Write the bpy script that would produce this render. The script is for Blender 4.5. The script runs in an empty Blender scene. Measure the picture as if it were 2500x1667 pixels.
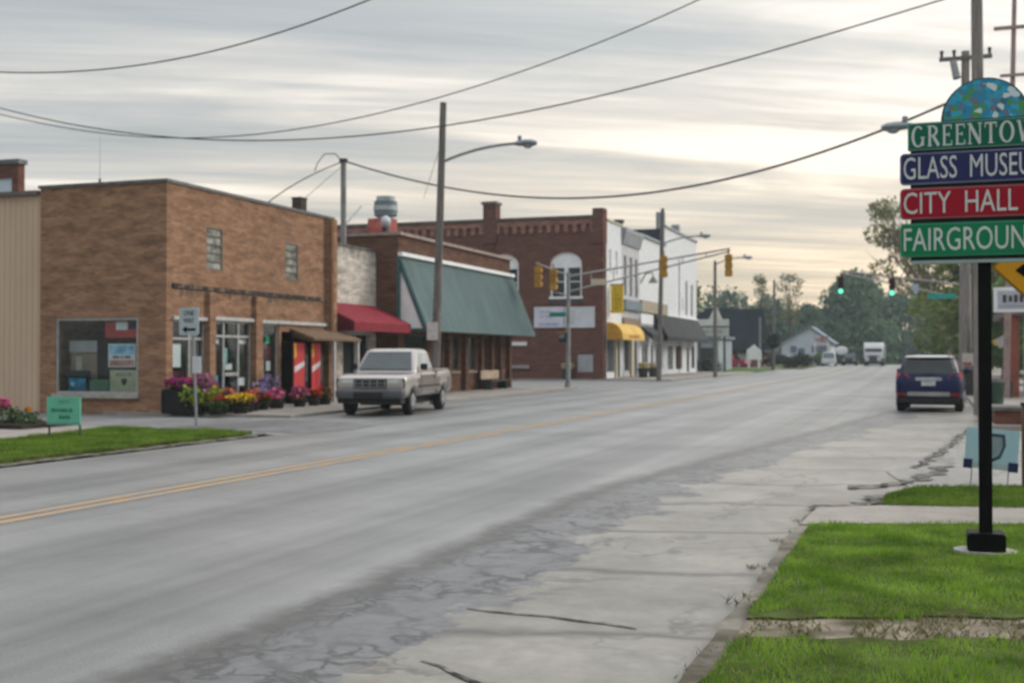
import bpy, bmesh, math, random
import numpy as np
from mathutils import Vector, Matrix
R = math.radians
C = bpy.context.scene.collection
S = bpy.context.scene

# ------------------------------------------------------------------ camera
cam_data = bpy.data.cameras.new('camera')
cam = bpy.data.objects.new('camera', cam_data)
C.objects.link(cam)
cam.location = (0, 0, 1.6)
cam.rotation_euler = (R(90.72), 0, R(19.15))
cam_data.sensor_width = 36
cam_data.lens = 41.76
cam_data.clip_end = 6000
cam_data.dof.use_dof = True            # the whole photograph is softly out of focus: focused close by
cam_data.dof.focus_distance = 2.0
cam_data.dof.aperture_fstop = 8.0
S.camera = cam

# ------------------------------------------------------------------ world (overcast evening sky) and sun
SUN_AZ, SUN_EL = R(48), R(26)          # azimuth measured from +Y (street direction) towards +X
W = bpy.data.worlds.new('World'); S.world = W; W.use_nodes = True
nt = W.node_tree; nt.nodes.clear()
def N(t, **k):
    n = nt.nodes.new(t)
    for a, b in k.items(): setattr(n, a, b)
    return n
def L(a, b): nt.links.new(a, b)
def Mth(op, a, b=None, c=None):
    n = N('ShaderNodeMath', operation=op)
    for i, v in enumerate((a, b, c)):
        if v is None: continue
        if isinstance(v, (int, float)): n.inputs[i].default_value = v
        else: L(v, n.inputs[i])
    return n.outputs[0]
def Ramp(fac, stops):
    n = N('ShaderNodeValToRGB'); e = n.color_ramp.elements
    while len(e) < len(stops): e.new(0.5)
    for i, (p, c) in enumerate(stops):
        e[i].position = p; e[i].color = (*c, 1) if len(c) == 3 else c
    L(fac, n.inputs[0]); return n.outputs[0]
def Mix(f, a, b, blend='MIX'):
    n = N('ShaderNodeMix', data_type='RGBA', blend_type=blend)
    for s, v in ((n.inputs['Factor'], f), (n.inputs[6], a), (n.inputs[7], b)):
        if isinstance(v, (int, float)): s.default_value = v
        elif isinstance(v, tuple): s.default_value = (*v, 1)
        else: L(v, s)
    return n.outputs[2]
out = N('ShaderNodeOutputWorld'); bg = N('ShaderNodeBackground'); L(bg.outputs[0], out.inputs[0])
bg.inputs[1].default_value = 0.1
sky = N('ShaderNodeTexSky', sky_type='NISHITA', sun_disc=False, sun_elevation=SUN_EL, sun_rotation=SUN_AZ, air_density=1.3, dust_density=3.0, ozone_density=1.5)
tc = N('ShaderNodeTexCoord'); D = tc.outputs['Generated']
rot = N('ShaderNodeMapping'); rot.vector_type = 'POINT'; rot.inputs['Rotation'].default_value = (0, 0, R(-19.15 - 10)); L(D, rot.inputs[0])
sp = N('ShaderNodeSeparateXYZ'); L(rot.outputs[0], sp.inputs[0])
x, y, z = sp.outputs
zz = Mth('ADD', Mth('MAXIMUM', z, 0.0), 0.06)
px, py = Mth('DIVIDE', x, zz), Mth('DIVIDE', y, zz)
def cloud(scx, scy, seed, detail=6, rough=0.55, dist=0.6):
    cb = N('ShaderNodeCombineXYZ'); L(Mth('MULTIPLY', px, scx), cb.inputs[0]); L(Mth('MULTIPLY', py, scy), cb.inputs[1]); cb.inputs[2].default_value = seed
    n = N('ShaderNodeTexNoise'); n.inputs['Scale'].default_value = 1; n.inputs['Detail'].default_value = detail; n.inputs['Roughness'].default_value = rough; n.inputs['Distortion'].default_value = dist
    L(cb.outputs[0], n.inputs['Vector']); return n.outputs['Fac']
c1 = cloud(0.28, 1.25, 3.1, 5, 0.5, 0.5)
c2 = cloud(0.8, 7.5, 9.7, 4, 0.55, 0.35)
c3 = cloud(0.16, 0.35, 21.4, 3, 0.5, 0.4)
c4 = cloud(0.75, 1.9, 33.3, 6, 0.6, 0.9)
dens = Mth('ADD', Mth('MULTIPLY_ADD', c4, 0.26, -0.13), Mth('ADD', Mth('ADD', Mth('MULTIPLY', c1, 0.62), Mth('MULTIPLY', c2, 0.26)), Mth('MULTIPLY', c3, 0.30)))
# brightness towards the hidden sun
sd = (math.sin(R(8)) * math.cos(R(17)), math.cos(R(8)) * math.cos(R(17)), math.sin(R(17)))
gl = (math.sin(R(-12)) * math.cos(R(10.5)), math.cos(R(-12)) * math.cos(R(10.5)), math.sin(R(10.5)))
def dot(v):
    n = N('ShaderNodeVectorMath', operation='DOT_PRODUCT'); L(D, n.inputs[0]); n.inputs[1].default_value = v; return n.outputs['Value']
g1 = Mth('POWER', Mth('MAXIMUM', dot(sd), 0.0), 22.0)
es = N('ShaderNodeSeparateXYZ'); L(D, es.inputs[0]); dirz = es.outputs[2]
bz = Mth('DIVIDE', Mth('SUBTRACT', Mth('ADD', dirz, Mth('MULTIPLY', Mth('SUBTRACT', c1, 0.5), 0.12)), 0.185), 0.034)
band = Mth('MULTIPLY', Mth('POWER', 2.718, Mth('MULTIPLY', Mth('MULTIPLY', bz, bz), -1.0)), Mth('POWER', Mth('MAXIMUM', dot((math.sin(R(-9)), math.cos(R(-9)), 0.0)), 0.0), 30.0))
glow = Mth('ADD', Mth('MULTIPLY', g1, 0.42), Mth('MULTIPLY', band, 0.36))
low = Mth('POWER', Mth('MAXIMUM', Mth('SUBTRACT', 1.0, Mth('MULTIPLY', z, 2.2)), 0.0), 2.0)   # near the horizon the streaks thin out
v = Mth('ADD', dens, Mth('MULTIPLY', glow, 0.36))
v = Mth('ADD', v, Mth('MULTIPLY', low, 0.02))
cl = Ramp(v, [(0.47, (3.6, 4.0, 4.2)), (0.60, (4.8, 5.0, 5.1)), (0.69, (6.4, 6.3, 6.0)), (0.80, (9.6, 9.2, 8.6))])
el = N('ShaderNodeSeparateXYZ'); L(D, el.inputs[0]); Z = el.outputs[2]
warm_e = Ramp(Z, [(0.0, (1, 1, 1)), (0.035, (0.95, 0.95, 0.95)), (0.11, (0.42, 0.42, 0.42)), (0.22, (0.12, 0.12, 0.12)), (0.34, (0, 0, 0))])
warm_a = Ramp(dot((math.sin(R(-6)), math.cos(R(-6)), 0.0)), [(0.80, (0.25, 0.25, 0.25)), (0.96, (1, 1, 1))])
warm = Mix(1.0, warm_e, warm_a, 'MULTIPLY')
cl = Mix(warm, cl, Mix(1.0, cl, (1.32, 1.02, 0.70), 'MULTIPLY'))
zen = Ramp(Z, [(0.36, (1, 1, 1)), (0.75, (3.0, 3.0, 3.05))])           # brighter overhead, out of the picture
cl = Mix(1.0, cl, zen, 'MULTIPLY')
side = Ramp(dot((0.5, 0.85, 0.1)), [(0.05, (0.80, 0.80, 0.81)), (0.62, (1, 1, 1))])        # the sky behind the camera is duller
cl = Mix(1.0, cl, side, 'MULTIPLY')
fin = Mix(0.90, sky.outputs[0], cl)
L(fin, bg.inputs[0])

sun_d = bpy.data.lights.new('sun', 'SUN'); sun_d.energy = 1.5; sun_d.angle = R(20); sun_d.color = (1, 0.93, 0.83)
sun = bpy.data.objects.new('sun', sun_d); C.objects.link(sun)
sdir = Vector((math.sin(SUN_AZ) * math.cos(SUN_EL), math.cos(SUN_AZ) * math.cos(SUN_EL), math.sin(SUN_EL)))
sun.rotation_euler = sdir.to_track_quat('Z', 'Y').to_euler()

vs = S.view_settings; S.display_settings.display_device = 'sRGB'
vs.view_transform = 'Standard'; vs.look = 'None'; vs.exposure = 0.36; vs.gamma = 1.0; vs.use_curve_mapping = False
S.render.film_transparent = False
S.cycles.use_denoising = True
S.cycles.max_bounces = 6; S.cycles.diffuse_bounces = 3; S.cycles.glossy_bounces = 3; S.cycles.transmission_bounces = 4
S.cycles.transparent_max_bounces = 12; S.cycles.volume_bounces = 1

# ------------------------------------------------------------------ helpers: materials
def new_mat(name):
    m = bpy.data.materials.new(name); m.use_nodes = True
    return m, m.node_tree, m.node_tree.nodes['Principled BSDF']
MC = {}
def mat(name, col, rough=0.75, var=0.14, scale=4.0, stretch=(1, 1, 1), metal=0.0, bump=0.0, spec=0.16, detail=5, col2=None, lo=0.35, hi=0.65, coat=0.0):
    """plain procedural material: colour broken up by object-space noise"""
    if name in MC: return MC[name]
    m, t, b = new_mat(name)
    c = t.nodes.new('ShaderNodeTexCoord'); mp = t.nodes.new('ShaderNodeMapping'); mp.inputs['Scale'].default_value = stretch
    n = t.nodes.new('ShaderNodeTexNoise'); n.inputs['Scale'].default_value = scale; n.inputs['Detail'].default_value = detail; n.inputs['Roughness'].default_value = 0.6
    r = t.nodes.new('ShaderNodeValToRGB'); e = r.color_ramp.elements
    e[0].position, e[1].position = lo, hi
    e[0].color = (*[max(0, k * (1 - var)) for k in col], 1)
    e[1].color = (*(col2 if col2 else [min(1, k * (1 + var)) for k in col]), 1)
    t.links.new(c.outputs['Object'], mp.inputs[0]); t.links.new(mp.outputs[0], n.inputs['Vector']); t.links.new(n.outputs['Fac'], r.inputs[0]); t.links.new(r.outputs[0], b.inputs['Base Color'])
    b.inputs['Roughness'].default_value = rough; b.inputs['Metallic'].default_value = metal; b.inputs['Specular IOR Level'].default_value = spec
    b.inputs['Coat Weight'].default_value = coat
    if bump:
        bp = t.nodes.new('ShaderNodeBump'); bp.inputs['Strength'].default_value = bump; bp.inputs['Distance'].default_value = 0.02
        t.links.new(n.outputs['Fac'], bp.inputs['Height']); t.links.new(bp.outputs[0], b.inputs['Normal'])
    MC[name] = m; return m
def brick(name, a, b_, mortar, patch=0.35, msize=0.012, stain=None):
    """running-bond brick; u = x+y works on every axis-aligned wall"""
    if name in MC: return MC[name]
    m, t, b = new_mat(name); ln = t.links.new; nn = t.nodes.new
    c = nn('ShaderNodeTexCoord'); s = nn('ShaderNodeSeparateXYZ'); ln(c.outputs['Object'], s.inputs[0])
    ad = nn('ShaderNodeMath'); ln(s.outputs[0], ad.inputs[0]); ln(s.outputs[1], ad.inputs[1])
    cb = nn('ShaderNodeCombineXYZ'); ln(ad.outputs[0], cb.inputs[0]); ln(s.outputs[2], cb.inputs[1])
    br = nn('ShaderNodeTexBrick'); ln(cb.outputs[0], br.inputs['Vector'])
    br.inputs['Scale'].default_value = 1; br.inputs['Brick Width'].default_value = 0.215; br.inputs['Row Height'].default_value = 0.075
    br.inputs['Mortar Size'].default_value = msize; br.inputs['Mortar Smooth'].default_value = 0.3; br.inputs['Bias'].default_value = -0.1
    br.inputs['Color1'].default_value = (*a, 1); br.inputs['Color2'].default_value = (*b_, 1); br.inputs['Mortar'].default_value = (*mortar, 1)
    mp = nn('ShaderNodeMapping'); mp.inputs['Scale'].default_value = (0.9, 3.2, 1); ln(cb.outputs[0], mp.inputs[0])
    n = nn('ShaderNodeTexNoise'); n.inputs['Scale'].default_value = 1.3; n.inputs['Detail'].default_value = 7; n.inputs['Roughness'].default_value = 0.62; ln(mp.outputs[0], n.inputs['Vector'])
    r = nn('ShaderNodeValToRGB'); r.color_ramp.elements[0].position = 0.3; r.color_ramp.elements[1].position = 0.7
    r.color_ramp.elements[0].color = (1 - patch, 1 - patch, 1 - patch, 1); r.color_ramp.elements[1].color = (1 + patch * .5, 1 + patch * .5, 1 + patch * .45, 1)
    ln(n.outputs['Fac'], r.inputs[0])
    mx = nn('ShaderNodeMix'); mx.data_type = 'RGBA'; mx.blend_type = 'MULTIPLY'; mx.inputs['Factor'].default_value = 1
    ln(br.outputs['Color'], mx.inputs[6]); ln(r.outputs[0], mx.inputs[7])
    o = mx.outputs[2]
    if stain:                                    # (height, spread, colour): soot that ran down from a coping or ledge
        z0, dz, sc = stain
        n2 = nn('ShaderNodeTexNoise'); n2.inputs['Scale'].default_value = 2.1; n2.inputs['Detail'].default_value = 6; ln(cb.outputs[0], n2.inputs['Vector'])
        s1 = nn('ShaderNodeMath'); s1.operation = 'SUBTRACT'; ln(s.outputs[2], s1.inputs[0]); s1.inputs[1].default_value = z0 - dz
        s2 = nn('ShaderNodeMath'); s2.operation = 'DIVIDE'; ln(s1.outputs[0], s2.inputs[0]); s2.inputs[1].default_value = dz
        s3 = nn('ShaderNodeMath'); s3.operation = 'MULTIPLY_ADD'; ln(n2.outputs['Fac'], s3.inputs[0]); s3.inputs[1].default_value = 2.2; s3.inputs[2].default_value = -1.35
        s4 = nn('ShaderNodeMath'); s4.operation = 'ADD'; s4.use_clamp = True; ln(s2.outputs[0], s4.inputs[0]); ln(s3.outputs[0], s4.inputs[1])
        m2 = nn('ShaderNodeMix'); m2.data_type = 'RGBA'; ln(s4.outputs[0], m2.inputs['Factor']); ln(o, m2.inputs[6]); m2.inputs[7].default_value = (*sc, 1); o = m2.outputs[2]
    ln(o, b.inputs['Base Color']); b.inputs['Roughness'].default_value = 0.92; b.inputs['Specular IOR Level'].default_value = 0.06
    bp = nn('ShaderNodeBump'); bp.inputs['Strength'].default_value = 0.35; bp.inputs['Distance'].default_value = 0.01; bp.invert = True
    ln(br.outputs['Fac'], bp.inputs['Height']); ln(bp.outputs[0], b.inputs['Normal'])
    MC[name] = m; return m
def glass(name='shop_glass', tint=(0.90, 0.93, 0.93)):
    if name in MC: return MC[name]
    m = bpy.data.materials.new(name); m.use_nodes = True; t = m.node_tree; t.nodes.clear()
    o = t.nodes.new('ShaderNodeOutputMaterial'); mx = t.nodes.new('ShaderNodeMixShader'); tr = t.nodes.new('ShaderNodeBsdfTransparent'); g = t.nodes.new('ShaderNodeBsdfGlossy'); lw = t.nodes.new('ShaderNodeLayerWeight'); f = t.nodes.new('ShaderNodeMath'); f.operation = 'POWER'; f.inputs[1].default_value = 4.0; k5 = t.nodes.new('ShaderNodeMath'); k5.operation = 'MULTIPLY_ADD'; k5.inputs[1].default_value = 0.9; k5.inputs[2].default_value = 0.022; t.links.new(lw.outputs['Facing'], f.inputs[0]); t.links.new(f.outputs[0], k5.inputs[0])
    tr.inputs[0].default_value = (*tint, 1); g.inputs['Roughness'].default_value = 0.03; g.inputs[0].default_value = (0.9, 0.95, 1, 1)
    t.links.new(k5.outputs[0], mx.inputs[0]); t.links.new(tr.outputs[0], mx.inputs[1]); t.links.new(g.outputs[0], mx.inputs[2]); t.links.new(mx.outputs[0], o.inputs[0])
    MC[name] = m; return m
def emit(name, col, s):
    if name in MC: return MC[name]
    m, t, b = new_mat(name); b.inputs['Base Color'].default_value = (*col, 1); b.inputs['Emission Color'].default_value = (*col, 1); b.inputs['Emission Strength'].default_value = s
    MC[name] = m; return m

# ------------------------------------------------------------------ helpers: meshes
def off(p):
    v = Vector((0, 0, 0))
    while p is not None: v += p.location; p = p.parent
    return v
class MB:
    def __init__(s): s.v = []; s.f = []; s.m = []; s.smooth = []
    def add(s, vs, fs, m=0, sm=False):
        o = len(s.v); s.v += [tuple(q) for q in vs]
        for f in fs: s.f.append(tuple(o + i for i in f)); s.m.append(m); s.smooth.append(sm)
        return s
    def box(s, x0, x1, y0, y1, z0, z1, m=0):
        x0, x1 = sorted((x0, x1)); y0, y1 = sorted((y0, y1)); z0, z1 = sorted((z0, z1))
        return s.add([(x0, y0, z0), (x1, y0, z0), (x1, y1, z0), (x0, y1, z0), (x0, y0, z1), (x1, y0, z1), (x1, y1, z1), (x0, y1, z1)],
                     [(3, 2, 1, 0), (4, 5, 6, 7), (0, 1, 5, 4), (1, 2, 6, 5), (2, 3, 7, 6), (3, 0, 4, 7)], m)
    def prism(s, poly, axis, a, b, m=0):
        """polygon in the plane across `axis`, extruded a..b. axis x: (y,z)  y: (x,z)  z: (x,y)"""
        def P(q, w): return (w, q[0], q[1]) if axis == 'x' else (q[0], w, q[1]) if axis == 'y' else (q[0], q[1], w)
        n = len(poly); vs = [P(q, a) for q in poly] + [P(q, b) for q in poly]
        return s.add(vs, [tuple(range(n - 1, -1, -1)), tuple(range(n, 2 * n))] + [(i, (i + 1) % n, n + (i + 1) % n, n + i) for i in range(n)], m)
    def tube(s, pts, r, n=8, m=0, cap=True):
        pts = [Vector(p) for p in pts]; k = len(pts); rs = r if isinstance(r, (list, tuple)) else [r] * k
        vs = []; up = None
        for i, p in enumerate(pts):
            d = (pts[min(i + 1, k - 1)] - pts[max(i - 1, 0)]).normalized()
            if up is None: up = Vector((0, 0, 1)) if abs(d.z) < 0.9 else Vector((1, 0, 0))
            a = d.cross(up).normalized(); b = a.cross(d).normalized(); up = b
            for j in range(n):
                w = 2 * math.pi * j / n; vs.append(p + (a * math.cos(w) + b * math.sin(w)) * rs[i])
        fs = [(i * n + j, i * n + (j + 1) % n, (i + 1) * n + (j + 1) % n, (i + 1) * n + j) for i in range(k - 1) for j in range(n)]
        s.add(vs, fs, m, True)
        if cap: s.add(vs[:n], [tuple(range(n - 1, -1, -1))], m); s.add(vs[-n:], [tuple(range(n))], m)
        return s
    def ell(s, c, r, n=12, k=8, m=0, R_=None):
        vs = []; fs = []
        for i in range(k + 1):
            th = math.pi * i / k
            for j in range(n):
                ph = 2 * math.pi * j / n
                q = Vector((r[0] * math.sin(th) * math.cos(ph), r[1] * math.sin(th) * math.sin(ph), r[2] * math.cos(th)))
                if R_: q = R_ @ q
                vs.append(Vector(c) + q)
        for i in range(k):
            for j in range(n): fs.append((i * n + j, (i + 1) * n + j, (i + 1) * n + (j + 1) % n, i * n + (j + 1) % n))
        return s.add(vs, fs, m, True)
    def wall(s, ax, p, th, u0, u1, z0, z1, holes=(), m=0):
        """solid wall with openings; ax 'x': plane x=p (u is y), ax 'y': plane y=p (u is x); th = thickness away from p (signed)"""
        us = sorted({u0, u1, *[h[0] for h in holes], *[h[1] for h in holes]}); zs = sorted({z0, z1, *[h[2] for h in holes], *[h[3] for h in holes]})
        us = [u for u in us if u0 <= u <= u1]; zs = [q for q in zs if z0 <= q <= z1]
        nu, nz = len(us) - 1, len(zs) - 1
        def solid(i, j):
            if not (0 <= i < nu and 0 <= j < nz): return False
            cu, cz = (us[i] + us[i + 1]) / 2, (zs[j] + zs[j + 1]) / 2
            return not any(h[0] < cu < h[1] and h[2] < cz < h[3] for h in holes)
        def P(u, w, d): return (p + d, u, w) if ax == 'x' else (u, p + d, w)
        for i in range(nu):
            for j in range(nz):
                if not solid(i, j): continue
                a, b, c, d = us[i], us[i + 1], zs[j], zs[j + 1]
                q = [P(a, c, 0), P(b, c, 0), P(b, d, 0), P(a, d, 0)]; w = [P(a, c, th), P(b, c, th), P(b, d, th), P(a, d, th)]
                s.add(q, [(0, 1, 2, 3)], m); s.add(w, [(3, 2, 1, 0)], m)
                for (di, dj, e0, e1) in ((0, -1, 0, 1), (1, 0, 1, 2), (0, 1, 2, 3), (-1, 0, 3, 0)):
                    if not solid(i + di, j + dj): s.add([q[e0], q[e1], w[e1], w[e0]], [(0, 1, 2, 3)], m)
        return s
    def rings(s, rings, m=0, sm=True):
        """loft closed rings (lists of equal length), capped"""
        n = len(rings[0]); vs = [q for r in rings for q in r]
        fs = [(i * n + j, i * n + (j + 1) % n, (i + 1) * n + (j + 1) % n, (i + 1) * n + j) for i in range(len(rings) - 1) for j in range(n)]
        s.add(vs, fs, m, sm); s.add(rings[0], [tuple(range(n - 1, -1, -1))], m); s.add(rings[-1], [tuple(range(n))], m); return s
    def xf(s, M): s.v = [tuple(M @ Vector(q)) for q in s.v]; return s
    def build(s, name, mats, parent=None, local=False, bevel=0.0, fix=True):
        me = bpy.data.meshes.new(name); o = off(parent) if (parent is not None and not local) else Vector((0, 0, 0))
        me.from_pydata([(q[0] - o.x, q[1] - o.y, q[2] - o.z) for q in s.v], [], s.f)
        ms = mats if isinstance(mats, (list, tuple)) else [mats]
        for k in ms: me.materials.append(k)
        me.polygons.foreach_set('material_index', s.m); me.polygons.foreach_set('use_smooth', s.smooth); me.update(); sharp = any(s.smooth)
        if fix or bevel:
            bm = bmesh.new(); bm.from_mesh(me)
            if bevel:
                bmesh.ops.remove_doubles(bm, verts=bm.verts, dist=1e-5)
                bmesh.ops.bevel(bm, geom=[e for e in bm.edges if len(e.link_faces) == 2 and e.calc_face_angle(0) > 0.5], offset=bevel, segments=2, affect='EDGES', clamp_overlap=True)
            bmesh.ops.recalc_face_normals(bm, faces=bm.faces); bm.to_mesh(me); bm.free()
        if sharp: me.set_sharp_from_angle(angle=R(38))
        ob = bpy.data.objects.new(name, me); C.objects.link(ob)
        if parent is not None: ob.parent = parent
        return ob
def tag(o, label=None, cat=None, group=None, kind=None):
    if label: o['label'] = label
    if cat: o['category'] = cat
    if group: o['group'] = group
    if kind: o['kind'] = kind
    return o
def thing(name, label, cat, loc=(0, 0, 0), rz=0, group=None):
    o = bpy.data.objects.new(name, None); o.empty_display_size = 0.2; C.objects.link(o); o.location = loc; o.rotation_euler = (0, 0, rz)
    return tag(o, label, cat, group)
def dup(root, loc, rz=None, label=None):
    """a copy of a thing with copies of its parts and sub-parts"""
    r = root.copy(); C.objects.link(r); r.location = loc
    if rz is not None: r.rotation_euler = (0, 0, rz)
    if label: r['label'] = label
    for ch in list(root.children):
        c = ch.copy(); C.objects.link(c); c.parent = r
        for g in list(ch.children):
            d = g.copy(); C.objects.link(d); d.parent = c
    return r
def lettering(text, m, parent, centre, w, h, face='-y', depth=0.004, off_=0.0, bold=0.0, name='lettering', local=False):
    cu = bpy.data.curves.new('t', 'FONT'); cu.body = text; cu.extrude = 0.0; cu.offset = bold; cu.resolution_u = 3
    o = bpy.data.objects.new('t', cu); me = bpy.data.meshes.new_from_object(o)
    bpy.data.objects.remove(o); bpy.data.curves.remove(cu)
    p = np.array([v.co[:] for v in me.vertices]); mn, mx = p.min(0), p.max(0)
    fs = [tuple(f.vertices) for f in me.polygons]; bpy.data.meshes.remove(me)
    u = (p[:, 0] - (mn[0] + mx[0]) / 2) / (mx[0] - mn[0]) * w; q = (p[:, 1] - (mn[1] + mx[1]) / 2) / (mx[1] - mn[1]) * h
    b = MB(); flat = list(zip(u, q)); place(b, flat, fs, centre, face, off_ + depth)
    return b.build(name, m, parent, local=local, fix=False)
def place(b, uv, fs, c, face, d, m=0):
    if face == '-y': vs = [(c[0] + a, c[1] - d, c[2] + e) for a, e in uv]
    elif face == '+x': vs = [(c[0] + d, c[1] + a, c[2] + e) for a, e in uv]
    elif face == '+y': vs = [(c[0] - a, c[1] + d, c[2] + e) for a, e in uv]
    else: vs = [(c[0] - d, c[1] - a, c[2] + e) for a, e in uv]
    b.add(vs, fs, m)
def blurred_words(m, parent, c, w, h, rows, face='-y', d=0.006, seed=1, name='lettering'):
    """print too soft to read in the photograph: rows of uneven dark marks"""
    rd = random.Random(seed); b = MB(); rh = h / rows
    for r in range(rows):
        ww = w * rd.uniform(0.7, 1.0); u = -ww / 2; zc = h / 2 - rh * (r + .5)
        while u < ww / 2 - rh * .2:
            k = rh * rd.uniform(.22, .42); t = rh * rd.choice((.34, .34, .27))
            place(b, [(u, zc - t), (u + k, zc - t), (u + k, zc + t), (u, zc + t)], [(0, 1, 2, 3)], c, face, d); u += k + rh * rd.choice((.14, .14, .16, .4))
    return b.build(name, m, parent, fix=False)

def ss(t): t = max(0.0, min(1.0, t)); return t * t * (3 - 2 * t)
def gz(y): return 0.42 * ss((y - 108) / 50) - 3.2 * ss((y - 178) / 160)
def sheet(name, edges, dz, m, kind='structure', sub=1, curb=None):
    """ground sheet from rows (y, x0, x1[, y_right]); curb = depth of a skirt on all sides"""
    b = MB(); rows = []
    for i, e in enumerate(edges):
        yr = e[3] if len(e) > 3 else e[0]
        nx = sub + 1
        rows.append([(e[1] + (e[2] - e[1]) * k / sub, e[0] + (yr - e[0]) * k / sub, gz(e[0]) + dz) for k in range(nx)])
    n = len(rows[0]); vs = [q for r in rows for q in r]
    b.add(vs, [(i * n + j, i * n + j + 1, (i + 1) * n + j + 1, (i + 1) * n + j) for i in range(len(rows) - 1) for j in range(n - 1)])
    if curb:
        loop = rows[0] + [r[-1] for r in rows[1:]] + rows[-1][::-1][1:] + [r[0] for r in rows[::-1][1:-1]]
        k = len(loop); b.add(loop + [(q[0], q[1], q[2] - curb) for q in loop], [(i, (i + 1) % k, k + (i + 1) % k, k + i) for i in range(k)])
    o = b.build(name, m, None)
    if kind: o['kind'] = kind
    return o

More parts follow.
